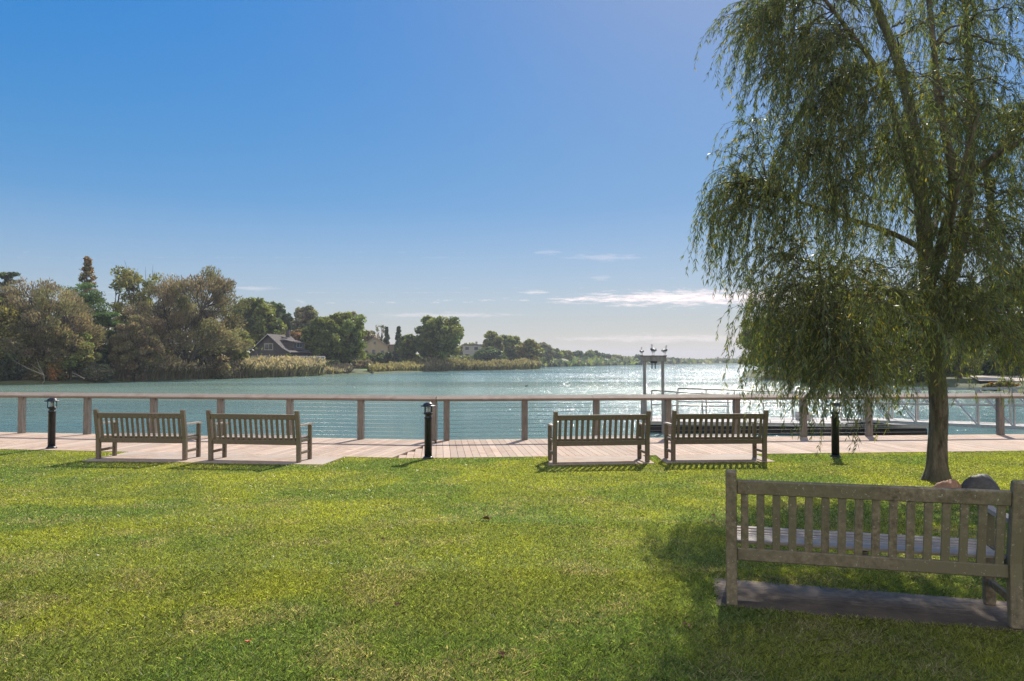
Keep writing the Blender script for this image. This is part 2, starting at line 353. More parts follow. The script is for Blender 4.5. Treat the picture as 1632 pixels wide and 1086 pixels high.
for off, zt, zb, name in ((.02, DZ - .04, -.5, 'boardwalk_frame'),):
    P = [C0 - (vl + vr) / 2 * -0.0 - np.array([0, -.12]), R1 - vr * .12, R1 + vr * (DW - .03), CRn - vr * .03, CLn - vl * .03, L1 + vl * (DW - .03), L1 - vl * .12]
    fr.prism([tuple(p) for p in P], -1.9, DZ - .045)
fr.build('boardwalk_base', m_dark)['kind'] = 'structure'

# lawn sheet, reaching well behind and beside the viewer
xs = np.concatenate([np.arange(-30, -14, 2.0), np.arange(-14, 14, .35), np.arange(14, 34.1, 2.0)])
ts = np.concatenate([np.linspace(0, .55, 12), np.linspace(.55, 1, 60)[1:]])
X, T = np.meshgrid(xs, ts); E = edge(X); Yg = -20 + (E + .03 - (-20)) * T
Zg = ground_z(X, Yg); nx = len(xs); V = np.stack([X.ravel(), Yg.ravel(), Zg.ravel()], 1)
q = np.array([[j * nx + i, j * nx + i + 1, (j + 1) * nx + i + 1, (j + 1) * nx + i] for j in range(len(ts) - 1) for i in range(nx - 1)])
np_mesh('lawn', V, q, m_soil, smooth=True)['kind'] = 'structure'

pads = [[(-7.78, 13.70), (-3.30, 13.16), (-3.16, edge(-3.16) - .012), (-7.6, edge(-7.6) - .012)],
        [(.62, 13.12), (2.52, 13.35), (2.5, edge(2.5) - .012), (.72, edge(.72) - .012)],
        [(2.72, 13.42), (4.72, 13.56), (4.7, edge(4.7) - .012), (2.76, edge(2.76) - .012)]]
for P in pads: MB().prism([(float(a), float(b)) for a, b in P], -.3, DZ + .004).build('paving', m_pad)['kind'] = 'structure'

BA = R(-15.5)   # near bench angle
NB = Vector((1.487, 5.14, 0))
def nb(x, y): return (NB.x + x * math.cos(BA) - y * math.sin(BA), NB.y + x * math.sin(BA) + y * math.cos(BA))
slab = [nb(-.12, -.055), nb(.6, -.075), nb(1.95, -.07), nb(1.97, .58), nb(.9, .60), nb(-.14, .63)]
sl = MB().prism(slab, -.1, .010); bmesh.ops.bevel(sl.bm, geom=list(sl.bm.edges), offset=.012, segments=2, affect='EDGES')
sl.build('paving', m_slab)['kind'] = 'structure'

def in_poly(px, py, poly):
    ins = np.zeros(px.shape, bool); n = len(poly)
    for i in range(n):
        x1, y1 = poly[i]; x2, y2 = poly[(i + 1) % n]
        c = ((y1 > py) != (y2 > py)) & (px < (x2 - x1) * (py - y1) / (y2 - y1 + 1e-12) + x1); ins ^= c
    return ins

# ------------------------------------------------------------------ grass (nobody could count it)
def grass():
    Ps = []
    bands = [(2.6, 4.5, 23000), (4.5, 6, 18000), (6, 8, 11000), (8, 10.5, 6000), (10.5, 16.2, 4300)]
    for y0, y1, dens in bands:
        w = .70 * y1 + 3.6; n = int(dens * (y1 - y0) * 2 * w)
        x = rng.uniform(-w, w, n); y = rng.uniform(y0, y1, n)
        k = np.abs(x) < .70 * y + 3.6
        Ps.append(np.stack([x[k], y[k]], 1))
    P = np.concatenate(Ps); x, y = P[:, 0], P[:, 1]
    keep = y < edge(x) + .05 * (fbm(x * 3, y * 3, 2) - .35)
    for poly in pads + [slab]:
        c = np.mean(np.array(poly, float), 0)
        shr = [tuple(c + (np.array(q, float) - c) * np.array([.975, .90])) for q in poly]
        keep &= ~in_poly(x, y, shr)
    x, y = x[keep], y[keep]; n = len(x)
    pat = fbm(x * 1.7, y * 1.2, 5); fine = fbm(x * 5 + 50, y * 5, 3); big = fbm(x * .25 + 8, y * .25 + 3, 3)
    h = (.010 + .017 * rng.random(n) ** 1.4) * (.7 + .6 * fine) * (1 + .35 * (y < 6)) ; w = (.0016 + .0018 * rng.random(n)) * np.clip(y / 5.0, .9, 2.6)
    a = rng.uniform(0, 2 * np.pi, n); lean = rng.normal(0, .75, (n, 2)) * h[:, None] + np.array([.15, .1]) * h[:, None]
    z = ground_z(x, y)
    base = np.stack([x, y, z - .003], 1); side = np.stack([np.cos(a), np.sin(a), np.zeros(n)], 1) * w[:, None]
    tip = base + np.stack([lean[:, 0], lean[:, 1], h], 1)
    mid = base + np.stack([lean[:, 0] * .3, lean[:, 1] * .3, h * .6], 1)
    V = np.stack([base - side, base + side, mid + side * .8, tip, mid - side * .8], 1).reshape(-1, 3)
    Fq = np.arange(n * 5).reshape(n, 5)
    g1 = np.array([.25, .275, .09]); g2 = np.array([.38, .38, .085]); dry = np.array([.46, .38, .26]); lush = np.array([.17, .24, .085])
    tt = np.clip((pat - .32) * 2.6 + rng.normal(0, .18, n) + (big - .5) * .8, 0, 1)[:, None]
    c = g1 * (1 - tt) + g2 * tt
    lu = np.clip((fbm(x * .7 + 90, y * .7 + 31, 3) - .52) * 5, 0, .8)[:, None]; c = c * (1 - lu) + lush * lu
    dp = np.clip((fbm(x * 2.1 + 70, y * 2.0 + 11, 5) - .53) * 2.4 * np.clip(1.5 - y / 12, .35, 1.2), 0, .45) + .06
    isdry = rng.random(n) < dp; c[isdry] = dry * rng.uniform(.6, 1.25, (isdry.sum(), 1))
    c *= rng.uniform(.4, 1.55, (n, 1))
    o = np_mesh('grass', V, Fq, m_grass, col=c)
    tag(o, 'short mown green lawn grass with dry patches', 'grass', kind='stuff')
grass()

# ------------------------------------------------------------------ benches
def make_bench(wood, seatm, label, group):
    r = empty('garden_bench', (0, 0, 0), 0, label, 'bench', group)
    L = 1.68; hw = .036
    def yb(z): return 0.0 if z < .40 else -.10 * (z - .40) / .52   # back lean
    for sx in (0, 1):
        m = MB(); x = sx * L
        prof = [(-.034, 0), (.034, 0), (.034, .42), (-.062, .895), (-.075, .914), (-.105, .921), (-.128, .905), (-.034, .40)]
        A = [m.bm.verts.new((x - .036, y, z)) for y, z in prof]; B = [m.bm.verts.new((x + .036, y, z)) for y, z in prof]
        m.bm.faces.new(A); m.bm.faces.new(B[::-1])
        for i_ in range(len(prof)): m.bm.faces.new((A[i_], B[i_], B[(i_ + 1) % len(prof)], A[(i_ + 1) % len(prof)]))
        bmesh.ops.bevel(m.bm, geom=list(m.bm.edges), offset=.005, segments=1, affect='EDGES')
        m.build('leg', wood, r)
        m = MB(); m.bar((x, .47, -.002), (x, .47, .625), .058, .068, .006, up=Vector((1, 0, 0))); m.build('leg', wood, r)
        m = MB()   # armrest, a shaped board curving a little
        ys = [-.035, .10, .24, .38, .50, .545]; zs = [.655, .650, .646, .648, .645, .635]
        for i in range(len(ys) - 1): m.bar((x, ys[i] - .002, zs[i]), (x, ys[i + 1] + .002, zs[i + 1]), .062, .028, .0)
        bmesh.ops.remove_doubles(m.bm, verts=m.bm.verts, dist=.0001)
        m.build('armrest', seatm, r)
        MB().bar((x, .030, .155), (x, .442, .155), .036, .045, .004).build('stretcher', wood, r)
    m = MB()
    x0, x1 = hw, L - hw
    m.bar((x0, yb(.805), .805), (x1, yb(.805), .805), .036, .094, .006, up=Vector((0, -.19, 1)))
    m.bar((x0, -.002, .343), (x1, -.002, .343), .042, .082, .006)
    n = 16; pitch = (x1 - x0) / n
    for i in range(n):
        x = x0 + pitch * (i + .5)
        m.bar((x, -.004, .380), (x, yb(.762) , .762), .019, .049, .003, up=Vector((1, 0, 0)))
    m.build('backrest', wood, r)
    m = MB()
    for i, y in enumerate(np.linspace(.060, .478, 7)):
        z = .415 - .012 * math.sin(i / 6 * math.pi)
        m.box((L / 2, y, z), (L - (.074 if 0 < i < 6 else .074), .056, .022), bev=.004)
    m.build('seat', seatm, r)
    m = MB()
    m.box((L / 2, .468, .362), (L - .07, .03, .075), bev=.004)
    for x in (.0, L / 2, L): m.bar((x, .02 if x != L / 2 else .024, .372), (x, .452, .372), .032, .055, .003)
    m.build('seat_frame', wood, r)
    return r
G1 = 'teak benches in a row by the boardwalk'
proto = make_bench(m_bench, m_seat, 'teak bench facing the water, leftmost of the row by the boardwalk', G1)
def place(o, A, B, z):
    ang = math.atan2(B[1] - A[1], B[0] - A[0]); o.location = (A[0], A[1], z); o.rotation_euler = (0, 0, ang)
spots = [((-7.62, 13.93), (-5.95, 13.75), None),
         ((-5.45, 13.68), (-3.78, 13.43), 'teak bench facing the water, between the leftmost bench and the middle bollard light'),
         ((.75, 13.28), (2.42, 13.50), 'teak bench right of the middle bollard light, its left end standing clear of other benches'),
         ((2.90, 13.60), (4.55, 13.70), 'rightmost teak bench of the row, in front of the floating dock, under willow tips')]
for i, (A, B, lab) in enumerate(spots):
    o = proto if i == 0 else copy_tree(proto)
    place(o, A, B, DZ + .006)
    if lab: o['label'] = lab
nbch = make_bench(m_benchl, m_seat, 'large lichen-spotted teak bench nearest the viewer, on a concrete slab in the lawn', None)
nbch.location = (NB.x, NB.y, .012); nbch.rotation_euler = (0, 0, BA)

# ------------------------------------------------------------------ railing
RZ = 1.0
def railing(u, v, posts, label):
    r = empty('deck_railing', (float(C0[0]), float(C0[1]), DZ), math.atan2(u[1], u[0]), label, 'railing')
    # local frame: x along run, y = toward the viewer or away; work out its sign
    side = 1 if (np.cross(np.append(u, 0), np.append(v, 0))[2] > 0) else -1
    end = posts[-1] + .3; st = .0
    m = MB()
    x = st; k = 0
    while x < end:   # cap boards butted end to end, tipped towards the viewer
        x2 = min(x + 3.6, end); a = side * R(20)
        rot = Matrix.Rotation(-a, 3, 'X')
        m.box(((x + x2) / 2, side * .03, RZ - .03), (x2 - x - .004, .215, .038), rot, .005); x = x2
    m.box(((st + end) / 2, side * -.0, RZ - .085), (end - st, .05, .05), bev=.003)
    m.build('top_rail', m_cap, r)
    for pxx in posts:
        q = MB(); q.box((pxx, 0, (RZ - .06) / 2 + .0), (.135, .135, RZ - .06), Matrix.Rotation(R(random.uniform(-1.2, 1.2)), 3, 'Z'), bev=.006); q.build('post', m_post, r)
    for k in range(9):
        z = .09 + k * .092
        MB().tube([(st, 0, z), (end, 0, z)], .0032, 5).build('cable', m_steel, r)
    return r
def cross_s(px, u):   # distance along the run where it crosses photo column px
    k = (px - CX) / F; return float((k * C0[1] - C0[0]) / (u[0] - k * u[1]))
lp = [.06] + [cross_s(px, ul) for px in (576, 463, 353, 246.5, 141, 37)]; stp = (lp[-1] - lp[1]) / 5
lp += [lp[-1] + stp * (i + 1) for i in range(6)]
rp = [cross_s(px, ur) for px in (712, 836, 950, 1064, 1173, 1279, 1383, 1489, 1592)]; stp = (rp[-1] - rp[1]) / 7
rp += [rp[-1] + stp * (i + 1) for i in range(6)]
railing(ul, vl, lp, 'wooden cable railing along the left run of the boardwalk')
railing(ur, vr, rp, 'wooden cable railing along the right run of the boardwalk, in front of the floating dock')

# ------------------------------------------------------------------ bollard lights
def bollard():
    r = empty('bollard_light', (0, 0, 0), 0, 'black bollard light by the boardwalk, left of the leftmost bench', 'bollard light', 'black bollard lights along the boardwalk')
    MB().lathe([(.105, 0), (.105, .012), (.085, .03), (.072, .045)]).build('base', m_black, r)
    MB().lathe([(.071, .04), (.069, .74), (.076, .745), (.076, .765), (.062, .775), (.055, .80), (.075, .82), (.088, .835), (.088, .85), (.03, .86)]).build('pole', m_black, r)
    MB().lathe([(.034, .858), (.036, .92), (.03, .955)], n=16).build('lamp', m_glass, r)
    for k in range(4):
        m = MB(); a = R(45 + 90 * k); m.tube([(math.cos(a) * .083, math.sin(a) * .083, .835), (math.cos(a) * .083, math.sin(a) * .083, .978)], .0085, 6)
        m.build('cage_bar', m_black, r)
    MB().lathe([(.045, .965), (.142, .968), (.146, .976), (.142, .984), (.098, .992), (.092, 1.004), (.085, 1.02), (.05, 1.038), (.02, 1.046), (.004, 1.047)]).build('cap', m_black, r)
    return r
b0 = bollard(); P = pt(82, 714, 15.65); b0.location = (P.x, P.y, DZ + .002)
b1 = copy_tree(b0); b1.location = (-1.56, 14.06, -.148); b1['label'] = 'middle black bollard light at the bend of the railing, between two pairs of benches'
b2 = copy_tree(b0); b2.location = (6.12, 14.3, -.15); b2['label'] = 'black bollard light half hidden by the hanging willow branches'

# ------------------------------------------------------------------ stones by the willow
def rock(name, c, size, mat, label, seed, cuts=3, rot=0):
    bm = bmesh.new(); bmesh.ops.create_icosphere(bm, subdivisions=4, radius=1)
    rs = np.random.default_rng(seed); D = [Vector(rs.normal(size=3)).normalized() for _ in range(11)]; K = rs.uniform(.62, .92, 11)
    for v in bm.verts:
        d = v.co.normalized(); rr = 1.0
        for dd, kk in zip(D, K):
            t_ = d.dot(dd)
            if t_ > 0: rr = min(rr, kk / t_)
        v.co = d * (rr + .02 * math.sin(9 * d.x + 7 * d.y) + .014 * math.sin(17 * d.z + 13 * d.x + seed) + .008 * math.sin(31 * d.y + 23 * d.x))
        v.co.x *= size[0]; v.co.y *= size[1]; v.co.z = v.co.z * size[2]
    for f in bm.faces: f.smooth = True
    me = bpy.data.meshes.new(name); bm.to_mesh(me); bm.free(); o = link(name, me, mat); o.location = c; o.rotation_euler = (0, 0, rot)
    return tag(o, label, 'rock')
rock('boulder', (5.62, 9.75, -.08), (.20, .16, .24), m_rock1, 'orange-brown boulder at the foot of the willow trunk', 3)
r2 = rock('boulder', (6.05, 9.72, -.08), (.30, .17, .29), m_rock2, 'dark grey memorial stone with a plaque, right of the orange boulder', 12)
pl = MB(); pl.box((.0, -.135, .05), (.26, .014, .16), Matrix.Rotation(R(-14), 3, 'X'), .004)
pl.build('plaque', m_plaque, r2)

# ------------------------------------------------------------------ willow
def tube_np(acc, pts, rad, n=6):
    pts = np.asarray(pts, float); m = len(pts); rad = np.asarray(rad, float)
    t = np.gradient(pts, axis=0); t /= np.linalg.norm(t, axis=1)[:, None] + 1e-9
    a = np.where(np.abs(t[:, 2:3]) > .6, np.array([[1., 0, 0]]), np.array([[0, 0, 1.]]))
    u = np.cross(t, a); u /= np.linalg.norm(u, axis=1)[:, None] + 1e-9; v = np.cross(t, u)
    an = np.arange(n) / n * 2 * np.pi
    V = pts[:, None, :] + (u[:, None, :] * np.cos(an)[None, :, None] + v[:, None, :] * np.sin(an)[None, :, None]) * rad[:, None, None]
    i = np.arange(m - 1)[:, None]; k = np.arange(n)[None, :]; b = acc['n']
    Fq = np.stack([i * n + k, i * n + (k + 1) % n, (i + 1) * n + (k + 1) % n, (i + 1) * n + k], -1).reshape(-1, 4) + b
    acc['V'].append(V.reshape(-1, 3)); acc['F'].append(Fq); acc['n'] += m * n
def newacc(): return {'V': [], 'F': [], 'n': 0}
def acc_obj(acc, name, mat, parent, smooth=True): return np_mesh(name, np.concatenate(acc['V']), np.concatenate(acc['F']), mat, parent, smooth=smooth)
def spline(P, n):
    P = np.asarray(P, float); d = np.r_[0, np.cumsum(np.linalg.norm(np.diff(P, axis=0), axis=1))]
    s = np.linspace(0, d[-1], n); out_ = np.stack([np.interp(s, d, P[:, k]) for k in range(P.shape[1])], 1)
    for _ in range(2):
        out_[1:-1] = (out_[:-2] + 2 * out_[1:-1] + out_[2:]) / 4
    return out_

def willow():
    rs = np.random.default_rng(21)
    TY = 11.3
    tz = float(ground_z(6.4, TY)); tp = pt(1494, 757, TY)
    root = empty('willow_tree', (tp.x, TY, tz), 0, 'weeping willow with drooping feathery branches, standing on the lawn at the right', 'tree')
    off = np.array([tp.x, TY, tz])
    wood = newacc()
    def P(px, py, Y=TY): return np.array(pt(px, py, Y))
    limbs = []
    def limb(pts, r0, r1, n=18, sides=10, keep=True):
        S = spline(pts, n); r = np.linspace(r0, r1, n)
        r = r * (1 + .05 * np.sin(np.arange(n) * 1.7 + px_seed[0])); px_seed[0] += 1
        tube_np(wood, S - off, r, sides)
        if keep: limbs.append((S, r))
        return S
    px_seed = [0]
    # trunk with flare
    tb = np.array([[tp.x, TY, tz - .08], [tp.x, TY, tz + .03], [tp.x + .0, TY, tz + .15], [tp.x + .01, TY, tz + .5], P(1497, 650), P(1493, 600), P(1487, 560), P(1484, 520)])
    S = spline(tb, 30); rr = np.interp(S[:, 2], [tz - .1, tz + .05, tz + .2, tz + .6, 1.2, 2.2], [.235, .19, .15, .130, .122, .122])
    an_n = 20; t_acc_start = wood['n']
    tube_np(wood, S - off, rr, an_n)
    # wobble the bark of the trunk
    Vt = wood['V'][-1]; ang = np.arctan2(Vt[:, 1], Vt[:, 0]); rad_f = 1 + .05 * np.sin(ang * 5 + Vt[:, 2] * 1.3) + .03 * np.sin(ang * 9 - Vt[:, 2] * 3)
    zz_ = np.clip(Vt[:, 2] + .03, 0, 9); rad_f += .26 * np.maximum(0, np.sin(ang * 3 + .8) * .6 + .4 * np.sin(ang * 7 + 2)) * np.exp(-zz_ / .13)
    ctr = np.repeat(S - off, an_n, 0); wood['V'][-1] = ctr + (Vt - ctr) * rad_f[:, None]
    top = P(1484, 522)
    A = limb([top, P(1478, 470, 11.2), P(1476, 400, 11.1), P(1470, 330, 11.0), P(1462, 255, 11.1), P(1452, 190, 11.2), P(1440, 110, 11.3), P(1400, 20, 11.2), P(1360, -80, 11.2)], .125, .05)
    B = limb([top, P(1500, 490, 11.5), P(1520, 430, 11.8), P(1540, 360, 12.0), P(1545, 290, 12.1), P(1548, 200, 12.2), P(1545, 120, 12.2), P(1540, 20, 12.2), P(1530, -120, 12)], .11, .04)
    C_ = limb([P(1478, 470, 11.2), P(1510, 350, 11.0), P(1527, 300, 10.8), P(1515, 245, 10.7), P(1497, 190, 10.6), P(1490, 90, 10.5), P(1475, -50, 10.5)], .08, .03)
    D = limb([P(1540, 360, 12.0), P(1570, 380, 12.3), P(1585, 320, 12.5), P(1560, 270, 12.6), P(1640, 190, 12.6), P(1740, 110, 12.5)], .07, .025)
    E_ = limb([P(1527, 300, 10.8), P(1580, 250, 10.5), P(1650, 215, 10.3), P(1760, 190, 10.2)], .055, .02)
    G = limb([P(1470, 330, 11.0), P(1440, 250, 10.7), P(1420, 150, 10.4), P(1390, 95, 10.2), P(1345, 40, 10.1), P(1300, -20, 10)], .06, .02)
    H = limb([P(1476, 400, 11.1), P(1420, 370, 11.0), P(1340, 345, 10.9), P(1270, 320, 10.8), P(1225, 310, 10.8)], .045, .014)
    I = limb([P(1484, 520, 11.3), P(1420, 470, 11.5), P(1340, 430, 11.8), P(1280, 430, 11.9)], .045, .014)
    J = limb([P(1478, 470, 11.3), P(1380, 460, 10.6), P(1310, 500, 10.2)], .03, .01)
    K = limb([P(1484, 540, 11.3), P(1560, 480, 11.6), P(1650, 450, 11.7), P(1750, 460, 11.8)], .05, .015)
    Lb = limb([P(1476, 400, 11.1), P(1500, 330, 12.6), P(1480, 220, 13.6), P(1440, 120, 14.0)], .06, .02)
    Lc = limb([P(1478, 470, 11.2), P(1510, 390, 9.9), P(1530, 280, 9.1), P(1560, 180, 8.8)], .05, .018)
    allp = np.concatenate([s for s, r in limbs]); allr = np.concatenate([r for s, r in limbs])
    strands = []
    def sec_branch(tip, nst, smin, smax, rise=.35, wind=(-.10, 0), frac=.35, dens=1.0):
        # thin branch from the nearest suitable limb point, arching to tip
        d = np.linalg.norm((allp - tip) * np.array([1, 1, 1.25]), axis=1) + np.where(allp[:, 2] > tip[2] + .7, .8, 0) + rs.random(len(allp)) * .35
        i = int(np.argmin(d)); a = allp[i]; L = np.linalg.norm(tip - a)
        mid = (a + tip) / 2 + np.array([rs.normal(0, .1), rs.normal(0, .1), rise * L])
        tt = np.linspace(0, 1, 12)[:, None]; S = (1 - tt) ** 2 * a + 2 * (1 - tt) * tt * mid + tt ** 2 * tip
        S[1:-1] += rs.normal(0, .03, (10, 3))
        tube_np(wood, S - off, np.linspace(max(.010, min(.022, allr[i] * .5)), .004, 12), 5)
        for _ in range(nst):
            f = frac + (1 - frac) * rs.random() ** .8; j = f * 11; j0 = int(min(10, j)); st = S[j0] + (S[j0 + 1] - S[j0]) * (j - j0)
            out = (tip - a); out[2] = 0; out /= np.linalg.norm(out) + 1e-6
            d0 = out * rs.uniform(.0, .7) + rs.normal(0, .45, 3); d0[2] = rs.uniform(-.5, .45)
            strands.append((st, d0, rs.uniform(smin, smax), wind, dens))
    # (px0, px1, py0, py1, Y, spread in Y, branches, strands each, min, max length)
    curtains = [
        (1165, 1215, 20, 60, 10.8, .5, 6, 16, .4, 1.1),
        (1200, 1275, 0, 120, 10.8, .7, 9, 28, .6, 1.4),
        (1180, 1200, 150, 215, 10.8, .3, 3, 5, .3, .6),
        (1150, 1180, 225, 255, 10.7, .25, 2, 4, .3, .6),
        (1172, 1196, 270, 330, 10.8, .3, 5, 26, .9, 1.7),
        (1195, 1270, 250, 330, 10.9, .6, 6, 18, .8, 1.6),
        (1165, 1210, 380, 440, 11.0, .4, 3, 7, .4, .95),
        (1190, 1290, 380, 500, 10.9, 1.2, 9, 16, .8, 1.6),
        (1200, 1290, 500, 575, 10.5, 1.1, 6, 15, .6, 1.15),
        (1260, 1340, 430, 570, 10.4, 1.2, 7, 15, .7, 1.2),
        (1290, 1400, 60, 240, 10.3, 1.0, 13, 24, .8, 1.7),
        (1290, 1360, 220, 330, 9.9, .6, 6, 24, .8, 1.7),
        (1230, 1450, 560, 630, 9.9, .9, 13, 13, .6, 1.15),
        (1300, 1410, 570, 630, 9.4, .4, 8, 22, .6, .95),
        (1300, 1375, 590, 645, 10.2, .5, 5, 18, .5, .8),
        (1500, 1660, 470, 580, 10.6, 1.2, 12, 18, .4, .95),
        (1560, 1660, 60, 420, 10.6, 1.5, 14, 20, .5, 1.3),
        (1300, 1480, 300, 560, 11.5, 1.8, 9, 14, .6, 1.2),
        (1400, 1500, 0, 330, 10.8, 2.0, 15, 17, .7, 1.5),
        (1440, 1530, 330, 560, 9.8, 1.0, 8, 20, .6, 1.2),
        (1500, 1640, -40, 300, 11.6, 2.2, 17, 17, .6, 1.3),
        (1540, 1680, 300, 540, 11.4, 2.0, 15, 16, .5, 1.1),
        (1290, 1500, -130, 60, 11.3, 1.6, 12, 17, .7, 1.5),
        (1500, 1760, -200, 40, 11.3, 2.2, 15, 18, .7, 1.6),
        (1660, 1850, 40, 520, 11.4, 2.3, 18, 20, .6, 1.6),
        (1430, 1560, 100, 400, 13.4, .8, 9, 20, .7, 1.5),
        (1200, 1300, 110, 240, 11.2, .8, 7, 18, .7, 1.4),
        (1330, 1430, 370, 470, 10.7, .9, 7, 14, .6, 1.2),
        (1415, 1530, 470, 600, 10.5, .9, 8, 13, .6, 1.0),
        (1420, 1640, 60, 330, 12.6, 1.4, 12, 20, .7, 1.4),
    ]
    for (x0, x1, y0, y1, Y, sp, nb_, ns, l0, l1) in curtains:
        for _ in range(nb_):
            Yd = Y + rs.uniform(-sp, sp)
            tip = P(rs.uniform(x0, x1), rs.uniform(y0, y1), Yd)
            sec_branch(tip, ns, l0, l1)
    # strands -> twigs and leaves
    V = []; Cc = []
    tw = newacc()
    for (st, d0, L, wind, dens) in strands:
        n = max(6, int(L / .09)); ds = L / n
        p = st.copy(); d = d0 / (np.linalg.norm(d0) + 1e-6); pts = [p.copy()]
        sway = np.array([wind[0] + rs.normal(0, .12), rs.normal(0, .12), 0])
        for k in range(n):
            g = np.array([sway[0], sway[1], -1.0]); w = min(.5, .10 + .035 * k)
            d = d * (1 - w) + g * w + rs.normal(0, .06, 3); d /= np.linalg.norm(d); p = p + d * ds
            if p[2] < .42: break
            pts.append(p.copy())
        if len(pts) < 4: continue
        S = np.array(pts); m = len(S)
        if len(strands) < 9000: tube_np(tw, S - off, np.linspace(.0032, .0012, m), 3)
        Ls = ds * (m - 1); nl = max(4, int(Ls / .026)); f = np.sort(rs.random(nl)) * (m - 1); j = np.minimum(f.astype(int), m - 2)
        c = S[j] + (S[j + 1] - S[j]) * (f - j)[:, None]; t_ = S[j + 1] - S[j]; t_ /= np.linalg.norm(t_, axis=1)[:, None]
        rd = rs.normal(0, 1, (nl, 3)); rd -= t_ * np.sum(rd * t_, 1)[:, None]; rd /= np.linalg.norm(rd, axis=1)[:, None]
        ld = t_ * .75 + rd * .62; ld[:, 2] -= .25; ld /= np.linalg.norm(ld, axis=1)[:, None]
        sd_ = np.cross(ld, rs.normal(0, 1, (nl, 3))); sd_ /= np.linalg.norm(sd_, axis=1)[:, None]
        ll = rs.uniform(.055, .105, nl)[:, None]; ww = rs.uniform(.0050, .0080, nl)[:, None]
        droop = np.array([0, 0, -1.0]) * ll * .12
        V.append(np.stack([c, c + ld * ll * .4 + sd_ * ww, c + ld * ll + droop, c + ld * ll * .4 - sd_ * ww], 1))
        tone = rs.normal(0, .16); k_ = rs.random((nl, 1)) * (1.0 if rs.random() < .55 else .35)
        colr = np.array([.085, .12, .078]) * (1 - k_) + np.array([.21, .215, .075]) * k_
        yl = rs.random(nl) < .05; colr[yl] = np.array([.36, .28, .07])
        Cc.append(colr * (1 + tone))
    V = np.concatenate(V) - off; Cc = np.concatenate(Cc); n = len(V)
    acc_obj(wood, 'trunk', m_bark, root)
    cr = np_mesh('crown', V.reshape(-1, 3), np.arange(n * 4).reshape(n, 4), m_willow, root, col=Cc)
    if tw['V']: acc_obj(tw, 'twigs', m_barkf, root)
    print('WILLOW strands', len(strands), 'leaves', n)
willow()

# ------------------------------------------------------------------ far trees
def leaf_cloud(rs, centers, radii, nper, size, cols, flat=1.0, cvar=.25, aspect=.55, updir=None):
    V = []; Cc = []
    for c, r in zip(centers, radii):
        n = int(nper * rs.uniform(.7, 1.3)); d = rs.normal(0, 1, (n, 3)); d /= np.linalg.norm(d, axis=1)[:, None]
        rr = rs.random(n) ** .45; p = c + d * rr[:, None] * np.array([r, r, r * flat])
        if updir is None: u = rs.normal(0, 1, (n, 3))
        else: u = (p - updir); u = u / (np.linalg.norm(u, axis=1)[:, None] + 1e-6) + rs.normal(0, .35, (n, 3))
        u /= np.linalg.norm(u, axis=1)[:, None]
        w = np.cross(u, rs.normal(0, 1, (n, 3))); w /= np.linalg.norm(w, axis=1)[:, None]
        s = size * rs.uniform(.6, 1.4, (n, 1)); a = u * s; b = w * s * aspect
        V.append(np.stack([p - a, p + b, p + a, p - b], 1))
        base = cols[rs.integers(len(cols))] * (1 + rs.normal(0, cvar * .5)); Cc.append(np.clip(base * rs.uniform(1 - cvar, 1 + cvar, (n, 1)), .01, 1))
    return np.concatenate(V), np.concatenate(Cc)
PAL = {
    'brown': [(.24, .185, .145), (.21, .17, .125), (.185, .17, .11)],
    'brownlight': [(.33, .25, .18), (.28, .225, .145), (.25, .22, .125)],
    'green': [(.17, .20, .065), (.22, .235, .075), (.135, .165, .06)],
    'olive': [(.22, .22, .075), (.19, .20, .075), (.26, .22, .09)],
    'yellow': [(.235, .235, .095), (.19, .21, .08), (.22, .20, .085)],
    'dark': [(.085, .12, .06), (.105, .135, .06), (.075, .10, .06)],
    'pine': [(.10, .18, .055), (.14, .21, .055), (.09, .15, .06)],
    'rust': [(.30, .18, .11), (.25, .18, .09), (.19, .17, .09)],
    'grey': [(.23, .22, .15), (.19, .20, .13), (.25, .22, .16)],
    'orange': [(.38, .20, .07), (.28, .19, .07), (.2, .18, .06)],
}
TREES = []
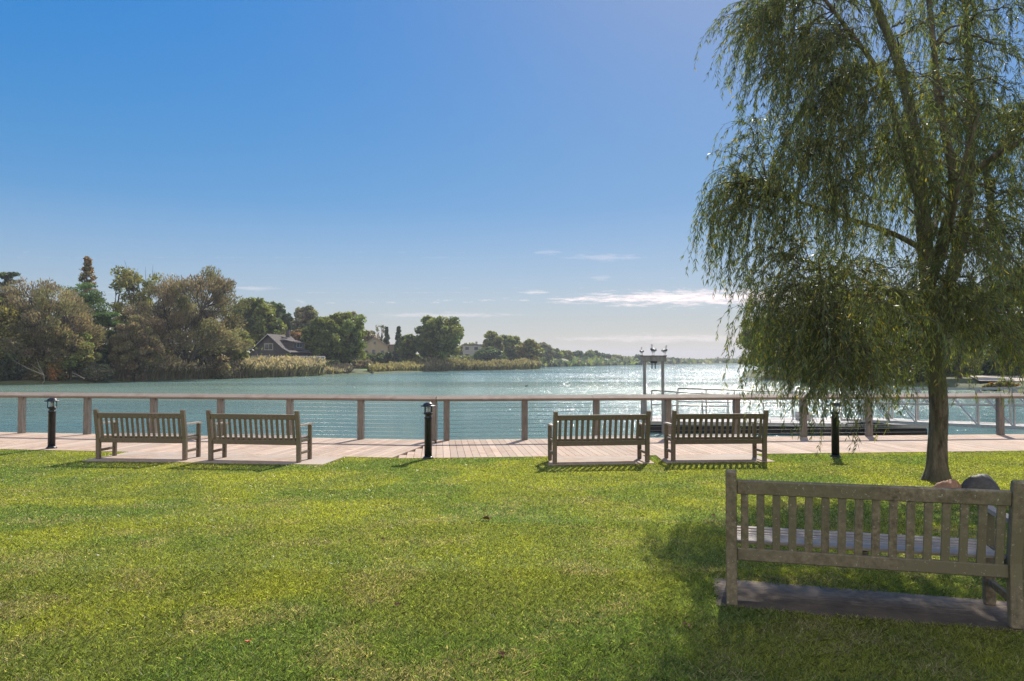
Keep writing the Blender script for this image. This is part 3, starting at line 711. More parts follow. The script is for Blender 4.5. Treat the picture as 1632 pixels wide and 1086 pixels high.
def tree(name, label, px, top, base, wpx, Y, kind, pal, seed, group=None, dens=1.0, cat=None, zb=None):
    rs = np.random.default_rng(seed + 1000)
    b = pt(px, base, Y); t_ = pt(px, top, Y); z0 = -.5 if zb is None else zb
    H = t_.z - z0; W = wpx / F * Y
    root = empty(name, (b.x, Y, z0), 0, label, cat or ('shrub' if kind == 'bush' else 'tree'), group)
    cols = [np.array(c) for c in PAL[pal]]; ls = max(.055, .0019 * Y)
    wood = newacc(); cs = []; rds = []; flat = 1.0; upd = None; nper = 260 * dens; asp = .55; cvar = .42
    if kind in ('round', 'sparse'):
        n = int((85 if kind == 'round' else 40) * (1 + .3 * (H / max(W, .1) > 1)))
        zc = H * .56; rz = H * .44
        lobes = [(rs.normal(0, .25), rs.normal(0, .25), rs.uniform(-.3, .5)) for _ in range(5)]
        for i in range(n):
            d = rs.normal(0, 1, 3); d /= np.linalg.norm(d); r = rs.uniform(.4, 1.0) ** .8; lb = lobes[i % 5]
            c = np.array([(d[0] * r * .8 + lb[0] * .4) * W * .5, (d[1] * r * .8 + lb[1] * .4) * W * .5, zc + np.clip(d[2] * r + lb[2] * .15, -.95, .82) * rz])
            cs.append(c); rds.append(W * rs.uniform(.07, .145))
        # make sure the crown tops out where it should
        cs.append(np.array([rs.normal(0, .1) * W, 0, H - W * .08])); rds.append(W * .10)
        flat = .8; nper *= .75 if kind == 'round' else .4
    elif kind == 'spread':
        n = 150; upd = np.array([0, 0, H * .1]); asp = .3; cvar = .38
        for i in range(n):
            a = rs.uniform(0, 2 * np.pi); e = math.asin(rs.uniform(-.12, 1)); r = rs.uniform(.7, 1.02) if i % 3 else rs.uniform(.35, .7)
            cs.append(np.array([math.cos(a) * math.cos(e) * r * W * .48, math.sin(a) * math.cos(e) * r * W * .48, H * .30 + math.sin(e) * r * H * .66])); rds.append(W * rs.uniform(.06, .11))
        flat = .8; nper *= .75
    elif kind == 'conifer':
        n = 26
        for i in range(n):
            f = (i + .5) / n; a = rs.uniform(0, 6.28); r = W * .5 * (1 - f) * rs.uniform(.1, .7)
            cs.append(np.array([math.cos(a) * r, math.sin(a) * r, H * (.08 + .9 * f)])); rds.append(W * .34 * (1 - f) + W * .06)
        flat = .7; nper *= .8
    elif kind == 'larch':
        n = 150
        for i in range(n):
            f = .3 + .68 * (i + .5) / n; a = rs.uniform(0, 6.28); r = W * .5 * min(1, (1.03 - f) * 1.7) * rs.uniform(.1, 1.0)
            cs.append(np.array([math.cos(a) * r, math.sin(a) * r, H * f])); rds.append(W * .075)
        flat = .6; nper *= .06
    elif kind == 'pine':
        n = 40
        for i in range(n):
            f = rs.uniform(.12, .96); a = rs.uniform(0, 6.28); r = W * .5 * (1.08 - f) ** .55 * rs.uniform(.25, 1)
            cs.append(np.array([math.cos(a) * r, math.sin(a) * r, H * f])); rds.append(W * rs.uniform(.12, .19))
        flat = .33; asp = .3
    elif kind == 'bush':
        n = int(22 * max(1, W / H * .8))
        for i in range(n):
            d = rs.normal(0, 1, 3); d /= np.linalg.norm(d); d[2] = abs(d[2]); r = rs.uniform(.3, .86)
            cs.append(np.array([d[0] * r * W * .47, d[1] * r * min(W, H * 1.6) * .45, max(.12 * H, d[2] * r * H * 1.0)])); rds.append(min(W * .22, H * rs.uniform(.16, .26)))
        flat = .9
    elif kind == 'bare':
        n = 30; nper = 7
        for i in range(n):
            d = rs.normal(0, 1, 3); d /= np.linalg.norm(d); cs.append(np.array([d[0] * W * .38, d[1] * W * .38, H * (.65 + .3 * d[2])])); rds.append(W * .10)
    # trunk and limbs
    tr = max(.10, .018 * H + .0006 * Y)
    if kind in ('conifer', 'larch', 'pine'):
        S = np.array([[0, 0, -.8], [0, 0, H * .5], [0, 0, H * .93]]); tube_np(wood, S, [tr, tr * .6, .05], 6)
        for c in cs[::2]:
            tube_np(wood, np.array([[0, 0, c[2] - .05 * H], c * .55 + np.array([0, 0, c[2] * .45 - .02 * H]), c]), [tr * .25, tr * .18, .03], 4)
    else:
        zf = H * (.12 if kind == 'spread' else .25); k0 = 3 if kind != 'bush' else 4
        tube_np(wood, np.array([[0, 0, -.8], [0, 0, zf * .5], [rs.normal(0, .02) * W, 0, zf]]), [tr * 1.2, tr, tr * .9], 7)
        mains = []
        nm = 7 if kind == 'spread' else 5
        for k in range(nm):
            a = 6.28 * k / nm + rs.uniform(-.4, .4); r = W * rs.uniform(.10, .24)
            e = np.array([math.cos(a) * r, math.sin(a) * r, H * rs.uniform(.42, .62)]); s0 = np.array([0, 0, zf * rs.uniform(.8, 1)])
            md = (s0 + e) / 2 + np.array([math.cos(a) * .04 * W, math.sin(a) * .04 * W, -.02 * H])
            tube_np(wood, np.array([s0, md, e]), [tr * .6, tr * .45, tr * .3], 5); mains.append(e)
        mains = np.array(mains)
        for c in cs:
            j = int(np.argmin(np.linalg.norm(mains - c, axis=1) + rs.random(len(mains)) * W * .1)); a_ = mains[j]
            md = (a_ + c) / 2 + rs.normal(0, .03 * W, 3)
            tube_np(wood, np.array([a_, md, c + (c - a_) * .15]), [tr * .26, tr * .17, max(.02, tr * .07)], 4)
            if kind in ('bare', 'sparse'):
                for _ in range(3 if kind != 'spread' else 2):
                    q = md + (c - md) * rs.uniform(.2, .9); e = q + (c - a_) / (np.linalg.norm(c - a_) + 1e-6) * W * .14 + rs.normal(0, .07 * W, 3)
                    tube_np(wood, np.array([q, (q + e) / 2 + rs.normal(0, .01 * W, 3), e]), [tr * .12, tr * .09, tr * .03], 3)
    Vl, Cl = leaf_cloud(rs, cs, rds, nper, ls, cols, flat, cvar, asp, upd)
    Vl[..., 2] = np.maximum(Vl[..., 2], -.4)
    acc_obj(wood, 'stem' if kind == 'bush' else 'trunk', m_barkf, root)
    np_mesh('crown' if kind != 'bush' else 'foliage', Vl.reshape(-1, 3), np.arange(len(Vl) * 4).reshape(-1, 4), m_leaf, root, col=Cl)
    TREES.append(root); return root

# land on the left and across the far end, and on the right
def shore_pts(L): return [np.array([pt(px, py, 2.7 * F / (py - HORIZ)).x, 2.7 * F / (py - HORIZ)]) for px, py in L]
def bank(name, shore, away, mats):
    # rings stepping back from the waterline; away = direction of inland per shore point
    S = np.array(shore); A = np.array(away, float); A /= np.linalg.norm(A, axis=1)[:, None]
    offs = [(0, -1.35), (.25, -1.0), (1.2, -.75), (5, -.45), (25, -.2), (90, .6), (400, 1.0), (1500, 1.2)]
    V = []; 
    for d, z in offs:
        q = S + A * d; V.append(np.c_[q, np.full(len(q), z)])
    n = len(S); V = np.concatenate(V); Fq = [[j * n + i, j * n + i + 1, (j + 1) * n + i + 1, (j + 1) * n + i] for j in range(len(offs) - 1) for i in range(n - 1)]
    np_mesh(name, V, np.array(Fq), mats, smooth=True)['kind'] = 'structure'
def dens_line(P, n=6):
    o = []
    for a, b in zip(P, P[1:]):
        for k in range(n): o.append(a + (b - a) * k / n)
    o.append(P[-1]); return o
LS = [np.array([-140., 60.]), np.array([-90, 76.])] + shore_pts([(0, 613.5), (110, 612), (230, 608), (300, 605.5), (400, 603), (470, 601), (520, 598), (600, 596), (690, 592.3), (760, 591), (830, 589.5), (864, 588)])
LSd = dens_line(LS, 5); LSd = [p + np.array([0, rng.normal(0, .4)]) if 0 < i < len(LSd) - 1 else p for i, p in enumerate(LSd)]
bank('left_bank', LSd, [(-.35, 1)] * len(LSd), m_bank)
FS = shore_pts([(700, 584.5), (860, 584.3), (930, 583), (1000, 582), (1100, 581.2), (1200, 580.6), (1330, 580.3), (1500, 580.3), (1900, 580.5), (2600, 580.5)])
bank('far_bank', dens_line(FS, 3), [(0, 1)] * (len(dens_line(FS, 3))), m_bank)
RS = shore_pts([(3200, 655), (2200, 640), (1632, 628), (1540, 619), (1400, 612), (1260, 606.5), (1180, 601.5), (1190, 592), (1290, 587), (1500, 584.5)])[::-1]
RSd = dens_line(RS, 4)
bank('right_bank', RSd, [(1, .8)] * len(RSd), m_bank)
# sandy strip on the right bank
MB().poly([(*pt(1560, 610.5, 78).xy, -.30), (*pt(2000, 618, 66).xy, -.30), (*pt(2000, 610, 92).xy, -.15), (*pt(1545, 606.5, 98).xy, -.13)]).build('sand', m_sand)['kind'] = 'structure'

GT = 'trees along the left shore'
T = tree
T('spreading_tree', 'broad rounded brown-leaved tree at the far left edge of the shore', 68, 441, 612, 185, 97, 'spread', 'brown', 1, GT, 1.5)
T('leafy_tree', 'green-brown tree at the left border beneath the rounded brown crown', 2, 470, 612, 120, 94, 'round', 'olive', 2, GT, 1.1)
T('leafy_tree', 'yellow-green leafy tree low between the rounded brown tree and the pine', 112, 528, 612, 80, 95.5, 'round', 'yellow', 77, GT, 1.1)
T('evergreen_tree', 'dark evergreen tree peeping up behind at the far left border', 6, 428, 600, 70, 135, 'pine', 'dark', 3, GT)
T('larch_tree', 'tall thin rusty larch rising above the left tree line', 136, 407, 600, 58, 140, 'larch', 'rust', 4, GT, 1.6)
T('pine_tree', 'bright green pine with layered boughs behind the rounded brown tree', 128, 447, 600, 120, 118, 'pine', 'pine', 5, GT, 1.2)
T('pine_tree', 'dark green pine with low boughs between the two brown crowns', 172, 495, 606, 75, 104, 'pine', 'pine', 6, GT, 1.1)
T('spreading_tree', 'sparse yellowish tree reaching left of the big bronze tree', 205, 424, 600, 120, 122, 'sparse', 'yellow', 7, GT, 1.3)
T('spreading_tree', 'largest bronze-brown fan-shaped tree on the left shore with dark limbs showing', 300, 421, 600, 195, 115, 'spread', 'brown', 8, GT, 1.55)
T('spreading_tree', 'small domed light-brown tree in front of the big bronze tree', 217, 505, 606, 78, 103, 'spread', 'brownlight', 9, GT, 1.2)
T('leafy_tree', 'low olive tree beneath the right side of the bronze tree', 362, 515, 600, 85, 124, 'round', 'yellow', 10, GT)
T('leafy_tree', 'green tree directly behind the grey cottage gable', 408, 474, 595, 95, 170, 'round', 'green', 11, GT, 1.1)
T('leafy_tree', 'dark green oak rising above the cottage roof', 442, 481, 595, 58, 195, 'round', 'dark', 12, GT)
T('leafy_tree', 'grey-green oak right of the dark oak above the cottage', 490, 487, 595, 66, 190, 'round', 'grey', 13, GT)
T('leafy_tree', 'reddish tree behind the right end of the cottage', 472, 525, 592, 48, 175, 'round', 'rust', 14, GT)
T('leafy_tree', 'green lawn-side tree just right of the cottage pergola', 512, 505, 596, 66, 163, 'round', 'green', 15, GT, 1.1)
T('leafy_tree', 'full green tree standing on the waterside lawn by the small jetty', 551, 497, 594, 78, 170, 'round', 'green', 16, GT, 1.2)
T('leafy_tree', 'thin-crowned tree behind the lawn-side trees, left of the beige house', 564, 497, 592, 44, 205, 'sparse', 'grey', 17, GT, 1.4)
T('bare_tree', 'nearly bare twiggy tree above the beige house', 604, 515, 590, 34, 250, 'bare', 'grey', 18, GT)
T('leafy_tree', 'rusty tree behind the left side of the beige house', 588, 527, 590, 46, 255, 'round', 'rust', 19, GT)
T('spruce_tree', 'dark spruce right of the beige house, left one of the pair', 616, 521, 588, 20, 240, 'conifer', 'dark', 20, GT, .6)
T('spruce_tree', 'dark spruce right of the beige house, taller right one of the pair', 635, 520, 588, 24, 238, 'conifer', 'dark', 21, GT, .6)
T('leafy_tree', 'light green bushy tree between the spruces and the big round oak', 651, 533, 590, 36, 225, 'round', 'green', 22, GT, .8)
T('leafy_tree', 'big round oak standing alone by the water in the middle distance', 698, 504, 592, 84, 222, 'round', 'green', 23, GT, 1.5)
T('leafy_tree', 'tree with a knobbly top just right of the white house', 783, 528, 588, 40, 300, 'round', 'olive', 24, GT, .8)
T('leafy_tree', 'rounded dark tree behind the tip of the point', 812, 534, 588, 48, 320, 'round', 'green', 25, GT, .9)
T('leafy_tree', 'pale drooping tree at the very tip of the point', 843, 541, 588, 46, 300, 'round', 'olive', 26, GT, .9)
T('leafy_tree', 'low tree filling the gap behind the white house', 745, 548, 588, 44, 330, 'round', 'olive', 27, GT, .6)
T('leafy_tree', 'dark low tree in front of the white house', 775, 556, 589, 60, 285, 'round', 'dark', 28, GT, .7)
# shrubs on the left bank
GS = 'shrubs on the left bank'
for i, (lab, px, top, base, w, Y, pal) in enumerate([
        ('dark tangled shrub at the left border above the water', 12, 560, 613, 60, 92, 'dark'),
        ('olive shrub behind the bleached fallen branches', 58, 556, 613, 55, 94, 'olive'),
        ('orange-tinged shrub right of the bleached branches', 92, 568, 612, 34, 94, 'orange'),
        ('grey-green rounded shrub overhanging the water left of the reeds', 150, 572, 611, 78, 97, 'grey'),
        ('pale tan shrub between the grey-green shrub and the reeds', 205, 565, 609, 60, 103, 'brownlight'),
        ('dark ivy-covered round shrub under the bronze tree', 290, 548, 604, 36, 116, 'dark'),
        ('dark clipped shrub right of the ivy-covered round shrub', 316, 556, 604, 26, 118, 'dark'),
        ('light brown shrub under the bronze tree near the cottage', 352, 548, 603, 60, 120, 'brownlight'),
        ('low tan shrub in front of the cottage window', 408, 568, 601, 62, 136, 'brownlight'),
        ('green upright shrub at the corner of the cottage', 462, 565, 600, 36, 143, 'green'),
        ('small olive shrub under the pergola', 505, 577, 598, 60, 158, 'olive'),
        ('dark hedge-like shrub below the beige house', 612, 556, 590, 44, 222, 'dark'),
        ('olive domed shrub on the reedy bank left of the round oak', 665, 566, 592, 44, 218, 'olive'),
        ('pale shrub right of the round oak at the waterline', 752, 574, 591, 50, 245, 'olive'),
        ('brownish shrub by the lawn under the beige house', 575, 568, 592, 44, 200, 'brown')]):
    T('shrub', lab, px, top, base, w, Y, 'bush', pal, 60 + i, GS, 1.0)
# right bank
GR = 'trees on the right shore'
for i, (nm, lab, px, top, base, w, Y, kd, pal, d) in enumerate([
        ('leafy_tree', 'rounded olive tree at the left tip of the right shore', 1222, 505, 604, 110, 118, 'round', 'olive', 1.5),
        ('leafy_tree', 'yellow-green tree behind the hanging willow curtain, second from the shore tip', 1300, 492, 606, 110, 108, 'round', 'yellow', 1.4),
        ('leafy_tree', 'green tree behind the willow, midway to the trunk', 1372, 462, 610, 120, 100, 'round', 'olive', 1.3),
        ('leafy_tree', 'green tree behind the willow trunk', 1450, 458, 612, 120, 94, 'round', 'green', 1.2),
        ('leafy_tree', 'dark tree behind and right of the willow trunk', 1530, 455, 612, 125, 92, 'round', 'green', 1.2),
        ('leafy_tree', 'dark tree at the right border above the sandy strip', 1622, 420, 608, 130, 100, 'round', 'dark', 1.2)]):
    T(nm, lab, px, top, base, w, Y, kd, pal, 90 + i, GR, d)
T('shrub', 'dark low shrub beside the waterline behind the willow trunk', 1440, 575, 613, 130, 88, 'bush', 'dark', 101, 'shrubs on the right shore', 1.0)
T('shrub', 'olive low shrub at the left tip of the right shore', 1290, 575, 607, 150, 106, 'bush', 'olive', 102, 'shrubs on the right shore', 1.0)
T('shrub', 'dark shrub behind the sandy strip at the right border', 1600, 556, 606, 110, 99, 'bush', 'dark', 103, 'shrubs on the right shore', 1.0)
T('shrub', 'orange and yellow ground shrub in front of the sandy strip', 1598, 608, 626, 80, 70, 'bush', 'orange', 104, 'shrubs on the right shore', .8, zb=-.95)
# far end of the lake
GF = 'small trees at the far end of the lake'
far = [(866, 547, 36, 380, 'grey'), (884, 557, 30, 430, 'green'), (903, 560, 30, 440, 'olive'), (921, 561, 28, 480, 'dark'), (943, 560, 30, 520, 'green'), (962, 565, 26, 560, 'dark'), (982, 568, 28, 600, 'olive'),
       (1001, 571, 22, 640, 'green'), (1019, 567, 24, 640, 'dark'), (1036, 571, 26, 700, 'grey'), (1070, 572, 22, 760, 'dark')]
fl = ['grey-green tree just beyond the tip of the point', 'green tree, second beyond the tip of the point', 'olive tree, third beyond the tip of the point', 'dark small tree, fourth beyond the point',
      'round-topped green tree midway along the far shore', 'dark tree right of the round-topped one on the far shore', 'low olive tree on the far shore', 'tiny green tree left of the gull frame on the far shore',
      'dark small tree just left of the gull frame on the far shore', 'hazy tree seen through the gull frame', 'tiny hazy tree just right of the gull frame']
for i, ((px, top, w, Y, pal), lab) in enumerate(zip(far, fl)):
    T('leafy_tree', lab, px, top, 582, w, Y, 'round', pal, 120 + i, GF, .45)

# woodland strip beyond the far shore and behind the left shore: reads as one mass
def mass(name, label, pts, n, hs, size, pals, seed, jit=2.0):
    rs = np.random.default_rng(seed); V = []; Cc = []
    P = np.array(pts); seg = rs.integers(0, len(P) - 1, n); f = rs.random(n)[:, None]
    c = P[seg] * (1 - f) + P[seg + 1] * f
    hh = hs[0] + (hs[1] - hs[0]) * fbm(c[:, 0] * .02 + 5, c[:, 1] * .004, 3)
    d = rs.normal(0, 1, (n, 3)); d /= np.linalg.norm(d, axis=1)[:, None]
    ctr = np.c_[c + rs.normal(0, jit, (n, 2)), rs.random(n) ** .7 * hh - .5]
    w = np.cross(d, rs.normal(0, 1, (n, 3))); w /= np.linalg.norm(w, axis=1)[:, None]; s = size * rs.uniform(.5, 1.5, (n, 1)) * (c[:, 1:2] / 500 + .4)
    V = np.stack([ctr - d * s, ctr + w * s * .6, ctr + d * s, ctr - w * s * .6], 1)
    V[..., 2] = np.maximum(V[..., 2], -.9)
    cols = np.array([PAL[p][0] for p in pals]); Cc = cols[rs.integers(len(cols), size=n)] * rs.uniform(.7, 1.3, (n, 1))
    o = np_mesh(name, V.reshape(-1, 3), np.arange(n * 4).reshape(n, 4), m_leaf, col=Cc); tag(o, label, 'woodland', kind='stuff')
def wp(L): return [np.array(pt(px, 578, Y).xy) for px, Y in L]
mass('woodland', 'hazy strip of low woodland along the far end of the lake', wp([(850, 400), (950, 560), (1030, 720), (1130, 900), (1240, 1000), (1400, 1050), (1700, 1050)]), 16000, (1.5, 7), 1.3, ['dark', 'green', 'grey'], 5, 6.0)
mass('undergrowth', 'dense dark undergrowth filling the gaps beneath the trees of the left shore', wp([(-350, 100), (-60, 104), (130, 112), (230, 122), (300, 126), (365, 136)]), 46000, (2.5, 7), .34, ['dark', 'olive', 'brown'], 6)
mass('undergrowth', 'mixed dark greenery between the cottage and the point', wp([(455, 196), (560, 225), (640, 262), (740, 300), (855, 330)]), 20000, (3, 7), .5, ['dark', 'green', 'olive'], 9)
mass('undergrowth', 'dark greenery under the trees of the right shore', wp([(1225, 124), (1350, 112), (1460, 104), (1540, 106), (1700, 112), (1900, 100)]), 20000, (2, 7), .5, ['dark', 'green', 'olive'], 7)

# reeds
def reeds(name, label, L, n, h0, h1, seed, pal):
    rs = np.random.default_rng(seed); P = np.array(shore_pts(L)); seg = rs.integers(0, len(P) - 1, n); f = rs.random(n)[:, None]
    c = P[seg] * (1 - f) + P[seg + 1] * f; back = rs.random(n) ** .8 * 5.0; c[:, 1] += back + .2; c[:, 0] -= back * .3
    H = rs.uniform(h0, h1, n) * (.65 + .7 * fbm(c[:, 0] * .25, c[:, 1] * .25, 3)) * (.65 + .07 * back)
    w = rs.uniform(.03, .07, n) * (c[:, 1] / 110); a = rs.uniform(0, 3.14, n); sd_ = np.c_[np.cos(a), np.sin(a), np.zeros(n)] * w[:, None]
    b = np.c_[c, np.full(n, -.95)]; ln = rs.normal(0, .24, (n, 2)) * H[:, None]; tip = b + np.c_[ln, H]; mid = b + np.c_[ln * .35, H * .62]
    V1 = np.stack([b - sd_, b + sd_, mid + sd_, tip, mid - sd_], 1)
    c1 = np.array(pal[0]) * rs.uniform(.6, 1.3, (n, 1)); gsel = rs.random(n) < .35; c1[gsel] = np.array(pal[1]) * rs.uniform(.7, 1.3, (gsel.sum(), 1))
    k = rs.random(n) < .5; tp = tip[k]; m = len(tp); pl = np.c_[rs.normal(0, .09, (m, 2)), rs.uniform(.16, .3, m)] * (c[k][:, 1:2] / 110); ps = sd_[k] * 2.2
    V2 = np.stack([tp - pl * .6, tp - pl * .3 + ps, tp + pl * .3 + ps * .6, tp + pl, tp - ps], 1)
    c2 = np.array(pal[2]) * rs.uniform(.7, 1.25, (m, 1))
    V = np.concatenate([V1, V2]); Cc = np.concatenate([c1, c2])
    o = np_mesh(name, V.reshape(-1, 3), np.arange(len(V) * 5).reshape(-1, 5), m_leaf, col=Cc); tag(o, label, 'reeds', kind='stuff')
RP = [(.23, .195, .13), (.15, .165, .085), (.44, .36, .28)]
reeds('reeds', 'tall tan reeds with feathery plumes along the left shore before the cottage', [(180, 609.5), (230, 608), (300, 605.5), (400, 603), (470, 601)], 17000, 2.0, 3.7, 31, RP)
reeds('reeds', 'tall reeds hiding the foot of the pergola', [(462, 601.3), (485, 600.2), (512, 598.6)], 4500, 2.4, 3.6, 41, RP)
reeds('reeds', 'lower golden reeds along the bank between the cottage and the round oak', [(478, 600.6), (520, 598), (560, 596.8)], 3600, 1.0, 1.9, 32, RP)
reeds('reeds', 'golden marsh grass on the bank left of the round oak', [(590, 596), (640, 594), (690, 592.3)], 5000, 1.1, 2.3, 33, [(.21, .19, .09), (.13, .16, .065), (.30, .25, .15)])
reeds('reeds', 'golden reeds along the point right of the round oak', [(690, 592.3), (760, 591), (830, 589.5), (862, 588.4)], 7000, 1.6, 3.4, 34, [(.19, .17, .09), (.12, .14, .065), (.28, .235, .15)])

# green lawn patch by the far jetty
gp = MB(); 
gp.poly([(*pt(540, 592, 178).xy, -.34), (*pt(600, 592, 182).xy, -.34), (*pt(585, 588, 205).xy, -.12), (*pt(535, 588, 200).xy, -.12)])
m_far_lawn = surf('far_lawn', (.09, .18, .03), (.12, .22, .04), (.4, .4, .4), .95, 0)
gp.build('waterside_lawn', m_far_lawn)['kind'] = 'structure'

# bleached fallen branches on the left bank
rs = np.random.default_rng(5)
def dead_branch(segs, label):
    fb = newacc(); o_ = np.array(pt(*segs[0][1], 91.5))
    for (a, b, r) in segs:
        A_ = np.array(pt(a[0], a[1], 91.5)) - o_; B_ = np.array(pt(b[0], b[1], 91.3)) - o_
        tube_np(fb, np.array([A_, (A_ + B_) / 2 + rs.normal(0, .12, 3), B_]), [r * .4, r * .8, r], 5)
    ob = acc_obj(fb, 'fallen_branch', m_deadwood, None); ob.location = o_; tag(ob, label, 'dead branch', 'bleached dead branches on the left bank')
dead_branch([((22, 575), (70, 598), .06), ((48, 580), (70, 598), .04), ((58, 571), (70, 598), .035), ((66, 613), (70, 598), .06)], 'forked bleached dead branch reaching into the water at the far left')
dead_branch([((115, 594), (135, 604), .04)], 'single bleached dead branch leaning over the bank right of the forked one')

# ------------------------------------------------------------------ houses
def cottage():
    Y = 150; c = pt(428, 575, Y); r = empty('cottage', (c.x, Y, -.4), R(-9), 'grey shingled gable cottage among the trees on the left shore', 'house')
    W2, He, Hr, Dp = 4.1, 3.9, 7.5, 9.0
    m = MB()
    m.prism([(-W2, 0), (W2, 0), (W2, Dp), (-W2, Dp)], 0, He)
    for y in (.0, Dp - .1):   # gables as thick triangles
        vs = [m.bm.verts.new(p) for p in ((-W2, y, He), (W2, y, He), (0, y, Hr - .15), (-W2, y + .1, He), (W2, y + .1, He), (0, y + .1, Hr - .15))]
        m.bm.faces.new((vs[0], vs[1], vs[2])); m.bm.faces.new((vs[5], vs[4], vs[3]))
        for i, j in ((0, 1), (1, 2), (2, 0)): m.bm.faces.new((vs[i], vs[j], vs[j + 3], vs[i + 3]))
    m.build('wall', m_shingle, r)
    m = MB()
    for sx in (-1, 1):
        prof = [(0, Hr), (W2 * .8, He + .75), (W2 + .75, He - .05)]
        for (x0, z0), (x1, z1) in zip(prof, prof[1:]):
            a = Vector((sx * x0, -.4, z0)); b = Vector((sx * x1, -.4, z1)); n_ = Vector((0, Dp + .8, 0)); up = (b - a).cross(n_).normalized() * .16
            if up.z < 0: up = -up
            q = [a, b, b + n_, a + n_]; vs = [m.bm.verts.new(v) for v in q] + [m.bm.verts.new(v + up) for v in q]
            for f in ((0, 1, 2, 3), (7, 6, 5, 4), (0, 1, 5, 4), (1, 2, 6, 5), (2, 3, 7, 6), (3, 0, 4, 7)): m.bm.faces.new([vs[i] for i in f])
    roof = m.build('roof', m_rshing, r)
    m = MB()
    for sx in (-1, 1):
        prof = [(0, Hr + .1), (W2 * .8, He + .85), (W2 + .8, He + .02)]
        for (x0, z0), (x1, z1) in zip(prof, prof[1:]): m.bar((sx * x0, -.48, z0 - .04), (sx * x1, -.48, z1 - .04), .1, .16)
    m.build('bargeboard', m_trim, r)
    m = MB(); m.box((3.0, 4.6, 5.35), (2.6, 4.6, 1.7)); d_ = m.build('dormer', m_shingle, r)
    MB().box((3.05, 4.6, 6.32), (3.2, 5.2, .14), Matrix.Rotation(R(14), 3, 'Y')).build('roof', m_rshing, d_)
    w = MB().box((4.33, 4.6, 5.45), (.06, 2.4, 1.0)).build('window', m_trim, d_)
    for dy in (-.58, .58): MB().box((4.375, 4.6 + dy, 5.45), (.04, .95, .8)).build('pane', m_pane, d_)
    for (x, z, ww, hh) in ((0, 5.05, 1.9, 1.35), (-1.6, 2.6, 3.3, 1.4), (2.5, 2.3, 1.4, 1.8)):
        w = MB().box((x, -.03, z), (ww, .10, hh)).build('window', m_trim, r)
        for s_ in (-1, 1): MB().box((x + s_ * (ww - .18) * .25, -.09, z), ((ww - .42) / 2, .06, hh - .34)).build('pane', m_pane, w)
    MB().box((1.2, 6, Hr + .4), (.7, .7, 1.6)).build('chimney', m_shingle, r)
cottage()
def pergola():
    a = pt(480, 578, 149)
    r = empty('pergola', (a.x, 149, -.45), R(-6), 'white pergola attached to the right end of the cottage', 'pergola')
    for x in (-1.6, .0, 2.2, 3.4):
        for y in (0, 3): MB().box((x, y, 1.45), (.24, .24, 2.9)).build('post', m_trim, r)
    m = MB()
    for y in (0, 3): m.box((.9, y, 3.0), (6.0, .16, .22))
    m.build('beam', m_trim, r)
    m = MB()
    for k in range(12): m.box((-1.9 + k * .5, 1.5, 3.19), (.08, 4.0, .15))
    m.build('rafters', m_trim, r)
pergola()
def house(name, label, px, Y, w, d, he, hr, rot, wallm, roofm, wins, flat=False):
    c = pt(px, 578, Y); r = empty(name, (c.x, Y, 0), rot, label, 'house')
    m = MB(); m.prism([(-w / 2, 0), (w / 2, 0), (w / 2, d), (-w / 2, d)], -.6, he)
    if not flat:
        for y in (0, d - .1):
            vs = [m.bm.verts.new(p) for p in ((-w / 2, y, he), (w / 2, y, he), (0, y, hr - .1), (-w / 2, y + .1, he), (w / 2, y + .1, he), (0, y + .1, hr - .1))]
            m.bm.faces.new((vs[0], vs[1], vs[2])); m.bm.faces.new((vs[5], vs[4], vs[3]))
            for i, j in ((0, 1), (1, 2), (2, 0)): m.bm.faces.new((vs[i], vs[j], vs[j + 3], vs[i + 3]))
    m.build('wall', wallm, r); m = MB()
    if flat: m.box((0, d / 2, he + .15), (w + .6, d + .6, .3))
    else:
        for s_ in (-1, 1): m.bar((0, d / 2, hr + .05), (s_ * (w / 2 + .5), d / 2, he - .18), d + .8, .18)
    rf = m.build('roof', roofm, r)
    MB().box((w * .12, d * .6, hr + .3), (.8, .8, 1.8)).build('chimney', wallm, rf)
    for (x, z, ww, hh) in wins:
        q = MB().box((x, -.03, z), (ww, .1, hh)).build('window', m_trim, r); MB().box((x, -.09, z), (ww - .3, .05, hh - .3)).build('pane', m_pane, q)
    return r
bh = house('house', 'beige gabled house with pale roof behind trees in the middle distance', 597, 236, 8.2, 8, 6.6, 9.3, R(10), m_beige, m_roofb, [(0, 7.6, .9, 1.1), (-.3, 4.6, 1.2, 1.9), (2.4, 4.6, 1.1, 1.5), (-2.6, 4.6, 1.1, 1.5)])
MB().prism([(4.1, 2.5), (8.3, 2.5), (8.3, 8), (4.1, 8)], -.6, 6.9).build('wing', m_beige, bh)
MB().box((6.2, 5.2, 7.05), (4.8, 6.2, .3)).build('roof', m_roofb, bh)
wg = MB(); wg.prism([(-8, 2), (-4.1, 2), (-4.1, 8), (-8, 8)], -.6, 6.0); wg.build('wing', m_beige, bh)
MB().bar((-8.4, 5, 6.1), (-3.9, 5, 7.6), 7, .2).build('roof', m_roofb, bh)
house('house', 'flat-roofed white house half hidden by trees right of the round oak', 752, 312, 7.6, 9, 8.6, 9.0, R(-8), m_trim, m_rshing, [(-2, 7.2, 1.8, 1.4), (1.8, 7.2, 1.8, 1.4), (-2, 4.2, 1.8, 1.6), (1.8, 4.2, 2.4, 1.8)], True)
house('house', 'tiny white-gabled house among the hazy trees left of the gull frame', 996, 640, 7, 8, 3.6, 5.6, R(12), m_trim, m_roofb, [(0, 2.4, 1.8, 1.4)])
ht = house('hotel', 'pale pink turreted building on the hazy horizon', 1153, 930, 14, 9, 5.8, 6.4, 0, m_pink, m_pink, [(x, 3.6, 1.2, 1.6) for x in (-5, -2.5, 0, 2.5, 5)], True)
ht['category'] = 'building'
